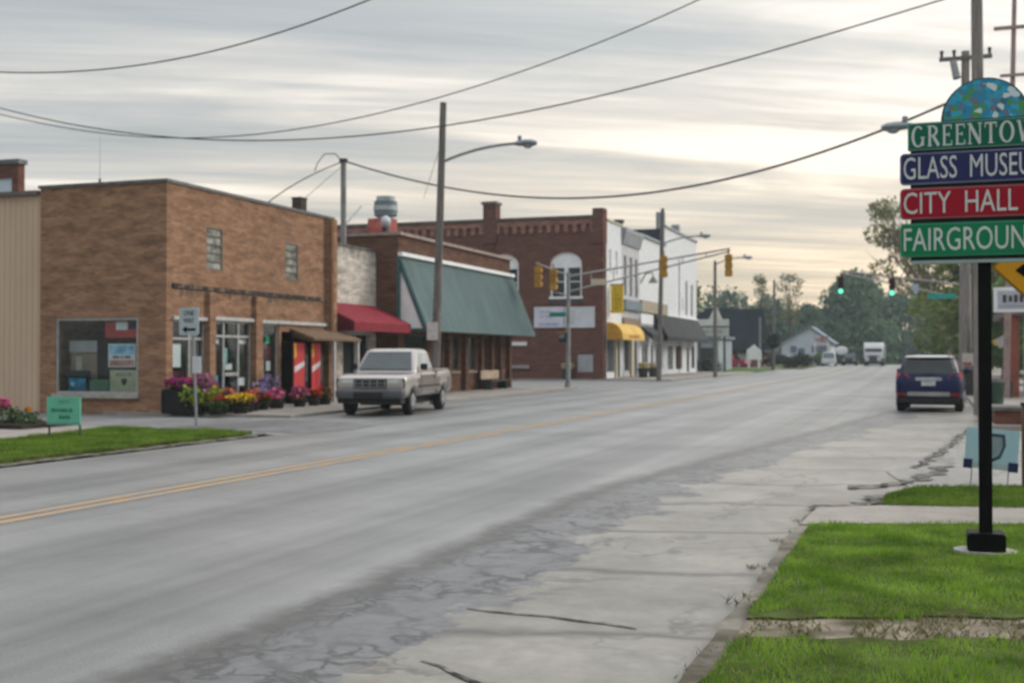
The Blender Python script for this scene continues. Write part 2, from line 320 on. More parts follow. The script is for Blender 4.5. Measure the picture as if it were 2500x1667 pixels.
# ------------------------------------------------------------------ ground materials
def ground_mat(name, base, light, dark, streak=1.0, crack=0.0, crack_scale=2.2, crack_col=(0.05, 0.05, 0.05), rough=0.72, patch_scale=0.35, fine=60, bands=0.0, spec=.45, edge=False):
    m, t, b = new_mat(name); ln = t.links.new; nn = t.nodes.new
    c = nn('ShaderNodeTexCoord')
    def noise(scale, stretch, detail=5, rg=0.6):
        mp = nn('ShaderNodeMapping'); mp.inputs['Scale'].default_value = stretch; ln(c.outputs['Object'], mp.inputs[0])
        n = nn('ShaderNodeTexNoise'); n.inputs['Scale'].default_value = scale; n.inputs['Detail'].default_value = detail; n.inputs['Roughness'].default_value = rg; ln(mp.outputs[0], n.inputs['Vector']); return n.outputs['Fac']
    def ramp(f, a, b_, p=0.32, q=0.68):
        r = nn('ShaderNodeValToRGB'); e = r.color_ramp.elements; e[0].position = p; e[1].position = q; e[0].color = (*a, 1); e[1].color = (*b_, 1); ln(f, r.inputs[0]); return r.outputs[0]
    def mix(f, a, b_, bl='MIX'):
        x = nn('ShaderNodeMix'); x.data_type = 'RGBA'; x.blend_type = bl
        for s_, v_ in ((x.inputs['Factor'], f), (x.inputs[6], a), (x.inputs[7], b_)):
            if isinstance(v_, (int, float)): s_.default_value = v_
            elif isinstance(v_, tuple): s_.default_value = (*v_, 1)
            else: ln(v_, s_)
        return x.outputs[2]
    col = ramp(noise(1.0, (1.3, 0.016, 1), 5, .7), dark, light, .38, .62)
    col = mix(0.55 * streak, ramp(noise(patch_scale, (1, 1, 1), 6), dark, light), col)
    if bands:                                    # wheel tracks and oil strips that follow the lanes
        sx = nn('ShaderNodeSeparateXYZ'); ln(c.outputs['Object'], sx.inputs[0]); nz_ = noise(1.0, (.3, .02, 1), 3)
        a1 = nn('ShaderNodeMath'); a1.operation = 'MULTIPLY_ADD'; ln(nz_, a1.inputs[0]); a1.inputs[1].default_value = 1.1; ln(sx.outputs[0], a1.inputs[2])
        a2 = nn('ShaderNodeMath'); a2.operation = 'MULTIPLY'; ln(a1.outputs[0], a2.inputs[0]); a2.inputs[1].default_value = 2 * math.pi / 1.85
        a3 = nn('ShaderNodeMath'); a3.operation = 'SINE'; ln(a2.outputs[0], a3.inputs[0])
        a4 = nn('ShaderNodeMath'); a4.operation = 'MULTIPLY_ADD'; ln(a3.outputs[0], a4.inputs[0]); a4.inputs[1].default_value = .5; a4.inputs[2].default_value = .5
        col = mix(1.0, col, ramp(a4.outputs[0], (1 - bands,) * 3, (1 + bands * .55,) * 3, 0.0, 1.0), 'MULTIPLY')
        col = mix(1.0, col, ramp(noise(1.0, (4.5, .02, 1), 5, .65), (.80, .80, .80), (1.14, 1.14, 1.14)), 'MULTIPLY')
    k = noise(fine, (1, 1, 1), 2)
    col = mix(1.0, col, ramp(k, (0.78, 0.78, 0.78), (1.18, 1.18, 1.17)), 'MULTIPLY')
    k2 = noise(4.0, (1, 1, 1), 6, 0.7)
    col = mix(1.0, col, ramp(k2, (0.84, 0.83, 0.82), (1.1, 1.1, 1.1)) if not bands else ramp(k2, (0.93, 0.93, 0.92), (1.04, 1.04, 1.04)), 'MULTIPLY')
    if edge:                                    # the right side of the road: crumbling asphalt, then old concrete slabs
        sy = nn('ShaderNodeSeparateXYZ'); ln(c.outputs['Object'], sy.inputs[0])
        def mq(op, a_, b_=None, c_=None, cl=False):
            q = nn('ShaderNodeMath'); q.operation = op; q.use_clamp = cl
            for i_, v_ in enumerate((a_, b_, c_)):
                if v_ is None: continue
                if isinstance(v_, (int, float)): q.inputs[i_].default_value = v_
                else: ln(v_, q.inputs[i_])
            return q.outputs[0]
        X_, Y_ = sy.outputs[0], sy.outputs[1]
        n1 = noise(1.7, (1, .8, 1), 7, .68); n2 = noise(0.75, (1, .8, 1), 7, .66); n3 = noise(7.0, (1, 1, 1), 6, .7)
        d1 = mq('ADD', mq('SUBTRACT', mq('SUBTRACT', X_, -3.66), mq('MULTIPLY', mq('MAXIMUM', mq('SUBTRACT', Y_, 14.0), 0.0), 0.125)), mq('MULTIPLY_ADD', n1, 0.55, -0.275))
        d2 = mq('ADD', mq('ADD', d1, -0.98), mq('MULTIPLY_ADD', n2, 2.3, -1.15))
        k1 = mq('MULTIPLY_ADD', d1, 9.0, 0.5, True); k2_ = mq('MULTIPLY_ADD', d2, 12.0, 0.5, True)
        brk = mix(n2, (0.09, 0.092, 0.097), (0.185, 0.186, 0.19)); brk = mix(1.0, brk, ramp(n3, (.72, .72, .72), (1.15, 1.15, 1.15)), 'MULTIPLY')
        slab = ramp(n2, (0.145, 0.137, 0.120), (0.275, 0.259, 0.227), .3, .66); slab = mix(1.0, slab, ramp(n3, (.82, .81, .79), (1.1, 1.1, 1.1)), 'MULTIPLY'); slab = mix(ramp(noise(0.5, (1, 1, 1), 6, .7), (0, 0, 0), (.6, .6, .6), .5, .66), slab, (0.115, 0.098, 0.078))
        wn = nn('ShaderNodeTexNoise'); wn.inputs['Scale'].default_value = 2.3; wn.inputs['Detail'].default_value = 5; ln(c.outputs['Object'], wn.inputs['Vector'])
        av = nn('ShaderNodeMix'); av.data_type = 'VECTOR'; av.inputs['Factor'].default_value = 0.5; ln(c.outputs['Object'], av.inputs[4]); ln(wn.outputs['Color'], av.inputs[5])
        def net(sc, w0, w1):
            vo = nn('ShaderNodeTexVoronoi'); vo.feature = 'DISTANCE_TO_EDGE'; vo.inputs['Scale'].default_value = sc; ln(av.outputs[1], vo.inputs['Vector']); return ramp(vo.outputs['Distance'], (1, 1, 1), (0, 0, 0), w0, w1)
        bw = lambda a_, lo_, hi_: ramp(a_, (0, 0, 0), (1, 1, 1), lo_, hi_)
        f1 = mix(1.0, net(2.7, .012, .075), bw(noise(1.1, (1, .6, 1), 4), .36, .54), 'MULTIPLY'); f2 = mix(1.0, net(7.5, .02, .15), bw(noise(1.5, (1, 1, 1), 4), .44, .58), 'MULTIPLY')
        f3 = mix(1.0, net(0.55, .002, .016), bw(n2, .42, .55), 'MULTIPLY')
        brk = mix(mix(1.0, mix(1.0, f1, f2, 'LIGHTEN'), (.95, .95, .95), 'MULTIPLY'), brk, (0.028, 0.027, 0.026))
        slab = mix(mix(1.0, f3, (.75, .75, .75), 'MULTIPLY'), slab, (0.07, 0.065, 0.055))
        # joints between the slabs, every couple of metres, cracked along their run
        jy = mq('ADD', mq('MULTIPLY_ADD', X_, -.22, Y_), mq('MULTIPLY_ADD', noise(.7, (1, 1, 1), 3, .45), 1.2, 0.0)); jf = mq('ABSOLUTE', mq('SUBTRACT', mq('FRACT', mq('DIVIDE', jy, 2.15)), .5))
        jl = mq('MULTIPLY', mq('SUBTRACT', 1.0, mq('MULTIPLY', jf, 17.0), None, True), mq('MULTIPLY_ADD', n3, 3.2, -.55, True))
        slab = mix(mq('MULTIPLY', jl, .9), slab, (0.05, 0.047, 0.042))
        f4 = mix(1.0, net(1.6, .006, .035), bw(noise(.8, (1, 1, 1), 5), .44, .58), 'MULTIPLY'); slab = mix(mix(1.0, f4, (.7, .7, .7), 'MULTIPLY'), slab, (0.06, 0.056, 0.05))
        # grit that collects along the broken edge and dirt along the kerb
        gl_ = mq('SUBTRACT', 1.0, mq('MULTIPLY', mq('ABSOLUTE', mq('ADD', d1, 0.02)), 3.4), None, True); gl_ = mq('MULTIPLY', gl_, mq('MULTIPLY_ADD', n3, 2.8, -0.35, True))
        dk_ = mq('MULTIPLY', mq('MULTIPLY_ADD', mq('ADD', X_, mq('MULTIPLY_ADD', n1, .5, -.25)), 4.5, 5.9, True), mq('LESS_THAN', Y_, 13.0))
        col = mix(k1, col, brk); col = mix(k2_, col, slab); col = mix(mq('MULTIPLY', gl_, .92), col, (0.045, 0.041, 0.036)); col = mix(mq('MULTIPLY', dk_, mq('MULTIPLY_ADD', n3, 1.6, -.35, True)), col, (0.075, 0.062, 0.042))
    if crack:
        mp = nn('ShaderNodeMapping'); ln(c.outputs['Object'], mp.inputs[0])
        wn = nn('ShaderNodeTexNoise'); wn.inputs['Scale'].default_value = 1.6; wn.inputs['Detail'].default_value = 4; ln(c.outputs['Object'], wn.inputs['Vector'])
        av = nn('ShaderNodeMix'); av.data_type = 'VECTOR'; av.inputs['Factor'].default_value = 0.42; ln(mp.outputs[0], av.inputs[4]); ln(wn.outputs['Color'], av.inputs[5])
        vo = nn('ShaderNodeTexVoronoi'); vo.feature = 'DISTANCE_TO_EDGE'; vo.inputs['Scale'].default_value = crack_scale; ln(av.outputs[1], vo.inputs['Vector'])
        e = ramp(vo.outputs['Distance'], (1, 1, 1), (0, 0, 0), 0.012, 0.055)
        vo2 = nn('ShaderNodeTexVoronoi'); vo2.feature = 'DISTANCE_TO_EDGE'; vo2.inputs['Scale'].default_value = crack_scale * 2.1; ln(av.outputs[1], vo2.inputs['Vector'])
        e2 = mix(1.0, ramp(vo2.outputs['Distance'], (.85, .85, .85), (0, 0, 0), 0.012, 0.10), ramp(noise(0.9, (1, 1, 1), 4), (0, 0, 0), (1, 1, 1), 0.48, 0.6), 'MULTIPLY')
        e = mix(1.0, e, e2, 'LIGHTEN')
        msk = ramp(noise(0.55, (1, 0.6, 1), 3), (0, 0, 0), (1, 1, 1), 0.34, 0.52)
        f = mix(1.0, e, msk, 'MULTIPLY')
        col = mix(mix(1.0, f, (crack,) * 3, 'MULTIPLY'), col, crack_col)
    ln(col, b.inputs['Base Color']); b.inputs['Roughness'].default_value = rough; b.inputs['Specular IOR Level'].default_value = spec
    bp = nn('ShaderNodeBump'); bp.inputs['Strength'].default_value = 0.25; bp.inputs['Distance'].default_value = 0.01; ln(k, bp.inputs['Height']); ln(bp.outputs[0], b.inputs['Normal'])
    MC[name] = m; return m
asphalt = ground_mat('worn_asphalt', None, (0.24, 0.238, 0.235), (0.132, 0.132, 0.132), 0.2, 0.0, rough=.42, bands=.2, spec=.72, edge=True)
alley_m = ground_mat('alley_asphalt', None, (0.23, 0.23, 0.232), (0.14, 0.14, 0.142), 1.0, 0.35, 0.7)
broken_m = ground_mat('broken_asphalt', None, (0.19, 0.193, 0.198), (0.095, 0.098, 0.103), 1.0, 0.85, 4.6, (0.04, 0.04, 0.04), fine=40)
concrete_m = ground_mat('old_concrete', None, (0.29, 0.275, 0.243), (0.185, 0.176, 0.156), 1.0, 0.25, 0.55, (0.09, 0.08, 0.07), fine=45)
walk_m = ground_mat('sidewalk_concrete', None, (0.31, 0.28, 0.25), (0.22, 0.20, 0.175), 1.0, 0.3, 0.7, (0.1, 0.09, 0.08))
apron_m = ground_mat('drive_apron', None, (0.30, 0.29, 0.275), (0.19, 0.185, 0.175), 1.0, 0.5, 1.1, (0.07, 0.065, 0.06))
dirt_m = mat('dirt', (0.10, 0.085, 0.062), 0.95, 0.35, 5.0, bump=0.4, col2=(.19, .175, .145), lo=.42, hi=.62)
turf_m = mat('turf', (0.055, 0.075, 0.018), 0.95, 0.4, 2.5, bump=0.5, spec=0.1)
tar_m = mat('crack_tar', (0.055, 0.052, 0.048), 0.85, 0.5, 7.0, col2=(.2, .19, .17), lo=.42, hi=.6)
yellow_m, _t, _b = new_mat('worn_yellow_paint')
def wear(m, t, b, paint, under, lo, hi):
    c = t.nodes.new('ShaderNodeTexCoord'); n = t.nodes.new('ShaderNodeTexNoise'); n.inputs['Scale'].default_value = 5; n.inputs['Detail'].default_value = 8; n.inputs['Roughness'].default_value = 0.75
    mp = t.nodes.new('ShaderNodeMapping'); mp.inputs['Scale'].default_value = (1.5, 0.35, 1)
    r = t.nodes.new('ShaderNodeValToRGB'); e = r.color_ramp.elements; e[0].position = lo; e[1].position = hi; e[0].color = (*under, 1); e[1].color = (*paint, 1)
    t.links.new(c.outputs['Object'], mp.inputs[0]); t.links.new(mp.outputs[0], n.inputs['Vector']); t.links.new(n.outputs['Fac'], r.inputs[0]); t.links.new(r.outputs[0], b.inputs['Base Color']); b.inputs['Roughness'].default_value = 0.7
wear(yellow_m, _t, _b, (0.46, 0.24, 0.055), (0.235, 0.21, 0.175), 0.43, 0.66)

# ------------------------------------------------------------------ terrain, road, pavements
rnd = random.Random(7)
ys = [-30, 0, 20, 40, 60, 80, 100, 108, 116, 124, 132, 140, 148, 156, 164, 172, 180, 190, 200, 215, 230, 250, 275, 300, 340, 400, 700, 1500, 4000]
b = MB(); xs = [-3000, -600, -200, -80, -40, -20, 0, 20, 60, 200, 600, 3000]; n = len(xs)
b.add([(x, y, gz(y) - 0.05) for y in ys for x in xs], [(i * n + j, i * n + j + 1, (i + 1) * n + j + 1, (i + 1) * n + j) for i in range(len(ys) - 1) for j in range(n - 1)])
tag(b.build('ground', turf_m), kind='structure')
ry = [-30] + list(range(0, 108, 12)) + list(range(108, 232, 6))
bend = lambda y: 14 * max(0, (y - 178) / 60) ** 2
sheet('road', [(y, -12.5 + bend(y), (-1.05 if y < 12.5 else 1.7) + bend(y)) for y in sorted(set(ry + [12.45, 12.55, 27, 30, 33, 36, 39]))], 0.0, asphalt)
sheet('parking_lane', [(y, -16.2 if y > 27.4 else -12.4, -12.35) for y in (27.5, 40, 57)], -0.004, asphalt)
sheet('side_street', [(57.0, -60, -12.3), (66, -60, -12.3), (77.0, -60, -12.3)], -0.008, alley_m)
sheet('parking_lane', [(y, -15.6, -12.3) for y in [77.2] + list(range(84, 140, 8))], -0.012, asphalt)
sheet('alley', [(21.4, -60, -12.35), (27.55, -60, -12.35)], -0.004, alley_m)
sheet('side_street', [(56.5, 1.0, 60), (70.5, 1.0, 60)], -0.008, alley_m)
# double yellow line
for nm, x0 in (('lane_marking', -8.74), ('lane_marking', -8.49)):
    sheet(nm, [(y, x0 + bend(y), x0 + 0.15 + bend(y)) for y in ry if -1 < y < 226], 0.004, yellow_m)
# right side: broken asphalt edge, concrete shoulder slabs, kerb
def wob(x, y, a, k=0): return x + a * .9 * math.sin(y * 23.1 + 3 * k) * math.sin(y * 31.7 + k) + a * (math.sin(y * 1.7 + k) + 0.7 * math.sin(y * 4.1 + 2 * k) + .5 * math.sin(y * 9.3 + k))
yy = [0.5 + 0.1 * i for i in range(240)] + [24.5 + .8 * i for i in range(48)]
def ribbon(name, pts, w, dz, m, seed=0, jag=0.05):
    rd = random.Random(seed); P = []
    for (a, c) in zip(pts[:-1], pts[1:]):
        k = max(2, int((Vector(c) - Vector(a)).length / 0.16))
        for i in range(k): P.append(Vector(a).lerp(Vector(c), i / k))
    P.append(Vector(pts[-1])); vs = []
    for i, p in enumerate(P):
        d = (P[min(i + 1, len(P) - 1)] - P[max(i - 1, 0)]).normalized(); nrm = Vector((-d.y, d.x)); q = p + nrm * rd.uniform(-jag, jag)
        ww = w * rd.uniform(.45, 1.25) * (0.35 if i in (0, len(P) - 1) else 1)
        vs += [(q.x - nrm.x * ww, q.y - nrm.y * ww, gz(q.y) + dz), (q.x + nrm.x * ww, q.y + nrm.y * ww, gz(q.y) + dz)]
    return tag(MB().add(vs, [(2 * i, 2 * i + 1, 2 * i + 3, 2 * i + 2) for i in range(len(P) - 1)]).build(name, m), kind='structure')
for i, (pts, w) in enumerate([([(-2.75, 7.02), (-2.2, 6.98), (-1.6, 6.85)], .022), ([(-2.5, 5.78), (-2.1, 5.46), (-1.8, 5.33)], .02)]):
    ribbon('pavement_crack', pts, w, 0.006, tar_m, i, .025)
# grit and weeds along the kerb
kerb_m = mat('kerb_concrete', (0.11, 0.095, 0.07), 0.95, 0.3, 2.2, bump=0.4, col2=(.23, .21, .18), lo=.36, hi=.64)
sheet('kerb', [(y, wob(-1.12, y, .012), wob(-.98, y, .02, 3)) for y in np.arange(1.0, 12.35, .1)], 0.035, kerb_m, curb=0.1)
# lawn pads, front walks
def pad(name, poly, z, m, curb=0.14):
    if name == 'lawn_bed':                      # ragged edges
        rd = random.Random(len(poly) + int(z * 100)); q = []
        for a_, c_ in zip(poly, poly[1:] + poly[:1]):
            n_ = max(1, int(math.hypot(c_[0] - a_[0], c_[1] - a_[1]) / .12))
            q += [a_] + [(a_[0] + (c_[0] - a_[0]) * i / n_ + rd.uniform(-.03, .03), a_[1] + (c_[1] - a_[1]) * i / n_ + rd.uniform(-.045, .045)) for i in range(1, n_)]
        poly = q
    b = MB(); k = len(poly)
    b.add([(x, y, z) for x, y in poly], [tuple(range(k))]); b.add([(x, y, z) for x, y in poly] + [(x, y, z - curb) for x, y in poly], [(i, (i + 1) % k, k + (i + 1) % k, k + i) for i in range(k)])
    return tag(b.build(name, m), kind='structure')
pad('lawn_bed', [(-1.0, 1.0), (9, 1.0), (9, 10.0), (.57, 7.1), (-1.0, 6.55)], 0.06, turf_m)
pad('front_walk', [(-1.0, 6.45), (.57, 7.0), (9, 9.9), (9, 10.6), (.57, 7.75), (-1.0, 7.18)], 0.045, mat('dirty_walk', (0.10, 0.095, 0.045), 0.95, 0.4, 3.0, bump=0.4, col2=(.25, .21, .17), lo=.38, hi=.6))
pad('lawn_bed', [(-1.0, 7.1), (.57, 7.68), (9, 10.55), (9, 14.7), (.9, 11.95), (-1.0, 11.3)], 0.06, turf_m)
pad('front_walk', [(-1.1, 11.3), (.87, 11.95), (9, 14.6), (9, 16.4), (.97, 13.3), (-.45, 13.0), (-1.05, 12.55)], 0.05, walk_m)
pad('lawn_bed', [(-.42, 13.05), (.97, 13.3), (9, 16), (9, 18.6), (1.14, 15.5), (-.1, 14.9), (-.42, 13.9)], 0.06, turf_m)
pad('driveway', [(-.1, 14.8), (1.14, 15.4), (9, 18.5), (9, 27.5), (1.25, 27.5), (-.5, 17.2)], 0.012, apron_m, .06)
ribbon('dirt_edge', [(-1.15, 12.7), (-.7, 13.1), (-.55, 13.6), (-.35, 14.4), (-.1, 15.0)], .10, 0.03, tar_m, 11, .12)
ribbon('dirt_edge', [(-.9, 14.9), (-.3, 15.6), (.1, 16.8), (.3, 18.3)], .10, 0.025, tar_m, 13, .12)
ribbon('dirt_edge', [(-.1, 17.8), (.4, 22.5), (.9, 27.5)], .06, 0.025, tar_m, 17, .08)
sheet('sidewalk', [(27.5, 1.25, 9), (33, 1.3, 9), (39, 1.45, 9), (56.4, 1.5, 9)], 0.12, walk_m, curb=0.2)
sheet('sidewalk', [(y, 1.5, 9) for y in [70.6] + list(range(84, 178, 8))], 0.12, walk_m, curb=0.2)
# left side
pad('asphalt_patch', [(-16.2, 22.6), (-13.6, 22.3), (-12.2, 21.9), (-11.7, 23.2), (-12.0, 25.0), (-13.4, 25.9), (-15.4, 26.4), (-15.9, 24.8)], .006, ground_mat('dark_patch', None, (0.17, 0.17, 0.175), (0.08, 0.08, 0.083), 1.0, .5, 1.6), .012)
pad('lawn_bed', [(-13.0, 8.0), (-12.98, 14), (-12.95, 20.6), (-13.1, 21.4), (-13.7, 21.7), (-15.4, 21.6), (-17.0, 22.0), (-16.2, 17.4), (-16.0, 8.0)], 0.06, turf_m)
pad('sidewalk', [(-16.05, 8), (-16.25, 17.4), (-17.05, 21.9), (-22, 21.9), (-22, 8)], 0.05, walk_m)
ribbon('dirt_edge', [(-12.85, 8), (-12.82, 14), (-12.78, 20.8), (-13.1, 21.7)], .16, 0.008, dirt_m, 21, .06)
sheet('sidewalk', [(27.35, -21.5, -15.6), (34, -21.5, -15.9), (45, -21.5, -16.2), (56.9, -21.5, -16.4)], 0.07, walk_m, curb=0.14)
sheet('sidewalk', [(77.1, -60, -15.7), (78.2, -60, -15.7)] , 0.07, walk_m, curb=0.14)
sheet('sidewalk', [(78.2, -21, -15.7), (96, -21, -15.65), (108, -21, -15.6), (116, -21, -15.6)], 0.07, walk_m, curb=0.14)
sheet('verge', [(y, -30, -15.3) for y in range(116, 178, 6)], 0.05, mat('verge_grass', (0.075, 0.12, 0.03), 0.95, 0.35, .6, spec=.1), curb=.1)
sheet('path', [(134, -30, -15.4), (137.5, -30, -15.2)], 0.09, walk_m)

# grass blades: too many to count
def blades(name, area, n, z, h, wid, seed, m, label, lean=.35):
    rg = np.random.default_rng(seed); P = []
    (x0, x1, y0, y1), inside = area
    while len(P) < n:
        q = rg.uniform((x0, y0), (x1, y1), (n * 2, 2)); q = q[inside(q[:, 0], q[:, 1])]; P = q if len(P) == 0 else np.vstack((P, q))
    P = P[:n]; a = rg.uniform(0, 2 * np.pi, n); clump = 0.6 + 0.55 * (np.sin(P[:, 0] * 3.1 + 1.3 * np.sin(P[:, 1] * 2.3)) * np.sin(P[:, 1] * 2.7 + np.cos(P[:, 0] * 1.9))) ** 2
    hh = h * rg.uniform(.55, 1.25, n) * clump
    dx, dy = np.cos(a), np.sin(a); lx, ly = rg.normal(0, lean, (2, n)) * hh
    V = np.zeros((n, 3, 3)); V[:, 0] = np.c_[P[:, 0] - dx * wid, P[:, 1] - dy * wid, np.full(n, z)]; V[:, 1] = np.c_[P[:, 0] + dx * wid, P[:, 1] + dy * wid, np.full(n, z)]
    V[:, 2] = np.c_[P[:, 0] + lx, P[:, 1] + ly, z + hh]
    me = bpy.data.meshes.new(name); me.vertices.add(3 * n); me.vertices.foreach_set('co', V.ravel()); me.loops.add(3 * n); me.loops.foreach_set('vertex_index', np.arange(3 * n, dtype=np.int32))
    me.polygons.add(n); me.polygons.foreach_set('loop_start', np.arange(0, 3 * n, 3, dtype=np.int32)); me.polygons.foreach_set('loop_total', np.full(n, 3, dtype=np.int32)); me.update(); me.validate()
    me.materials.append(m); o = bpy.data.objects.new(name, me); C.objects.link(o)
    return tag(o, label, 'grass', None, 'stuff')
def leafmat(name, a, c, scale=1.2, trans=0.25, lo=.35, hi=.65, rough=.7):
    if name in MC: return MC[name]
    m, t, b = new_mat(name); cc = t.nodes.new('ShaderNodeTexCoord'); n = t.nodes.new('ShaderNodeTexNoise'); n.inputs['Scale'].default_value = scale; n.inputs['Detail'].default_value = 6; n.inputs['Roughness'].default_value = .7
    r = t.nodes.new('ShaderNodeValToRGB'); e = r.color_ramp.elements; e[0].position, e[1].position = lo, hi; e[0].color = (*a, 1); e[1].color = (*c, 1)
    t.links.new(cc.outputs['Object'], n.inputs['Vector']); t.links.new(n.outputs['Fac'], r.inputs[0]); t.links.new(r.outputs[0], b.inputs['Base Color']); b.inputs['Roughness'].default_value = rough; b.inputs['Specular IOR Level'].default_value = .25
    if trans:
        tr = t.nodes.new('ShaderNodeBsdfTranslucent'); mx = t.nodes.new('ShaderNodeMixShader'); mx.inputs[0].default_value = trans; o = t.nodes['Material Output']
        t.links.new(r.outputs[0], tr.inputs[0]); t.links.new(b.outputs[0], mx.inputs[1]); t.links.new(tr.outputs[0], mx.inputs[2]); t.links.new(mx.outputs[0], o.inputs[0])
    MC[name] = m; return m
gm = leafmat('grass_blade', (0.075, 0.17, 0.008), (0.26, 0.42, 0.05), 1.9, .35, .38, .62)
gm2 = leafmat('grass_blade_far', (0.055, 0.12, 0.006), (0.18, 0.28, 0.03), 1.3, .3)
fx = lambda x, k: 0.36 * x + k
blades('grass', ((-1.0, 3.2, 2.2, 7.9), lambda x, y: (y < fx(x, 6.8) + .1 * np.sin(x * 7) + .06 * np.sin(x * 19)) & (x > -1.09 + .06 * np.sin(y * 5) + .05 * np.sin(y * 17) + .03 * np.sin(y * 41))), 46000, .055, .06, .004, 1, gm, 'near strip of green lawn in the bottom right corner')
blades('grass', ((-1.0, 4.2, 7.2, 13.0), lambda x, y: (y > fx(x, 7.5) + .12 * np.sin(x * 6) + .08 * np.sin(x * 14)) & (y < fx(x, 11.6)) & (x > -1.10 + .07 * np.sin(y * 5) + .05 * np.sin(y * 17) + .03 * np.sin(y * 37))), 52000, .055, .055, .005, 2, gm, 'green lawn around the foot of the directional sign post')
blades('grass', ((-.45, 4.2, 13.0, 17.0), lambda x, y: (y > 12.98 + .22 * x) & (y < 15.0 + .36 * x) & (x > -.42 + .3 * np.maximum(0, y - 13.9))), 16000, .055, .06, .007, 3, gm2, 'narrow strip of lawn beyond the concrete walk on the right')
blades('grass', ((-17.1, -12.95, 9.5, 22.1), lambda x, y: (x > -16.1 - .2 * np.maximum(0, y - 17.4)) & (y < 21.5 + .25 * np.sin(x * 3) - .08 * (x + 15)) & ((x < -13.3) | (y < 21.2))), 42000, .055, .07, .008, 4, gm2, 'green grass verge beside the road on the left')
wm = leafmat('weed_leaf', (0.05, 0.09, 0.02), (0.12, 0.14, 0.05), 3.0, .2)
blades('weeds', ((-1.5, -.98, 2.5, 12.0), lambda x, y: np.sin(y * 4.3) + np.sin(y * 9.7 + 1) + np.sin(y * 23) * .6 + (x + 1.12) * 9 > .7), 700, .005, .05, .006, 5, wm, 'weeds growing from the crumbling kerb line', .8)
blades('weeds', ((-.95, 3.4, 6.4, 8.9), lambda x, y: (y > fx(x, 6.7)) & (y < fx(x, 7.7)) & (np.sin(x * 5 + 1) + np.sin(y * 11) + np.sin(x * 17) > -.7)), 3600, .045, .05, .006, 6, leafmat('dry_weed', (0.09, 0.085, 0.03), (0.2, 0.19, 0.08), 3.0, .2), 'thin dry grass creeping over the narrow dirty walk', .8)
blades('dry_grass', ((-1.0, 4.2, 2.2, 13.0), lambda x, y: ((y < fx(x, 6.7)) | ((y > fx(x, 7.6)) & (y < fx(x, 11.5)))) & (np.sin(x * 2.3 + 2 * np.sin(y * 1.1)) * np.sin(y * 1.9 + x) > .1)), 3500, .055, .055, .004, 8, leafmat('straw_blade', (0.2, 0.19, 0.06), (0.36, 0.33, 0.13), 3.0, .3), 'pale dry blades scattered through the near lawns', .5)

# ------------------------------------------------------------------ building materials
tan_b = brick('tan_brick', (0.355, 0.186, 0.108), (0.225, 0.112, 0.064), (0.25, 0.185, 0.14), 0.45, stain=(3.56, .30, (0.09, .08, .07)) if False else None)
red_b = brick('red_brick', (0.17, 0.062, 0.042), (0.11, 0.04, 0.03), (0.13, 0.085, 0.07), 0.38)
brown_b = brick('brown_brick', (0.15, 0.07, 0.045), (0.095, 0.045, 0.03), (0.13, 0.09, 0.07), 0.4)
white_b = brick('whitewashed_brick', (0.60, 0.56, 0.50), (0.44, 0.41, 0.36), (0.5, 0.46, 0.42), 0.5, stain=(5.72, .75, (0.13, .125, .115)))
paint_b = brick('white_painted_brick', (0.74, 0.75, 0.77), (0.66, 0.67, 0.69), (0.62, 0.63, 0.65), 0.12)
coping_m = mat('metal_coping', (0.12, 0.12, 0.125), 0.55, .25, 3, metal=.3)
light_metal = mat('pale_metal', (0.42, 0.43, 0.43), 0.5, .15, 5, metal=.2)
alu = mat('aluminium_frame', (0.36, 0.37, 0.37), 0.45, .15, 6, metal=.4)
dark_in = mat('shop_interior', (0.02, 0.017, 0.015), .9, .5, 1.5)
roof_m = mat('flat_roof', (0.10, 0.10, 0.10), .95, .3, 1.2)
white_p = mat('white_paint', (0.74, 0.75, 0.76), 0.6, .07, 2.5)
cream_p = mat('cream_paint', (0.50, 0.44, 0.33), 0.7, .12, 2.5)
gray_p = mat('gray_paint', (0.27, 0.29, 0.31), 0.65, .12, 2.5)
dark_glass = mat('dark_window_glass', (0.02, 0.024, 0.03), .08, .5, 1.2, spec=.35)
mid_glass = mat('upper_window_glass', (0.10, 0.12, 0.15), .08, .4, 1.0, spec=.8)
wood_d = mat('dark_wood', (0.10, 0.065, 0.045), .8, .4, 3, (1, 1, .2))
wood_t = mat('weathered_pole_wood', (0.15, 0.135, 0.125), .9, .35, 5, (3, 3, .25), bump=.4)
black_m = mat('black_paint', (0.005, 0.005, 0.0055), .5, .3, 6, spec=.08)
dkgray = mat('dark_gray', (0.05, 0.05, 0.052), .6, .3, 6)
galv = mat('galvanised_steel', (0.25, 0.26, 0.27), .55, .2, 5, metal=.4)
sg = glass()
def shell(name, parent, m, x0, x1, y0, y1, h, front=(), side=(), th=.3, roof_z=None, mside=None):
    """hollow building: front wall on x1 (street), side wall on y0 (towards the camera), rear and far walls, flat roof"""
    w = MB(); w.wall('x', x1, -th, y0, y1, 0, h, front, 0)
    w.wall('y', y0, th, x0, x1 - th, 0, h, side, 0)
    w.box(x0, x0 + th, y0 + th, y1, 0, h); w.box(x0 + th, x1 - th, y1 - th, y1, 0, h)
    ob = w.build(name, m, parent)
    z = roof_z or h - .35
    MB().box(x0 + th, x1 - th, y0 + th, y1 - th, z - .1, z).build('roof', roof_m, parent)
    return ob
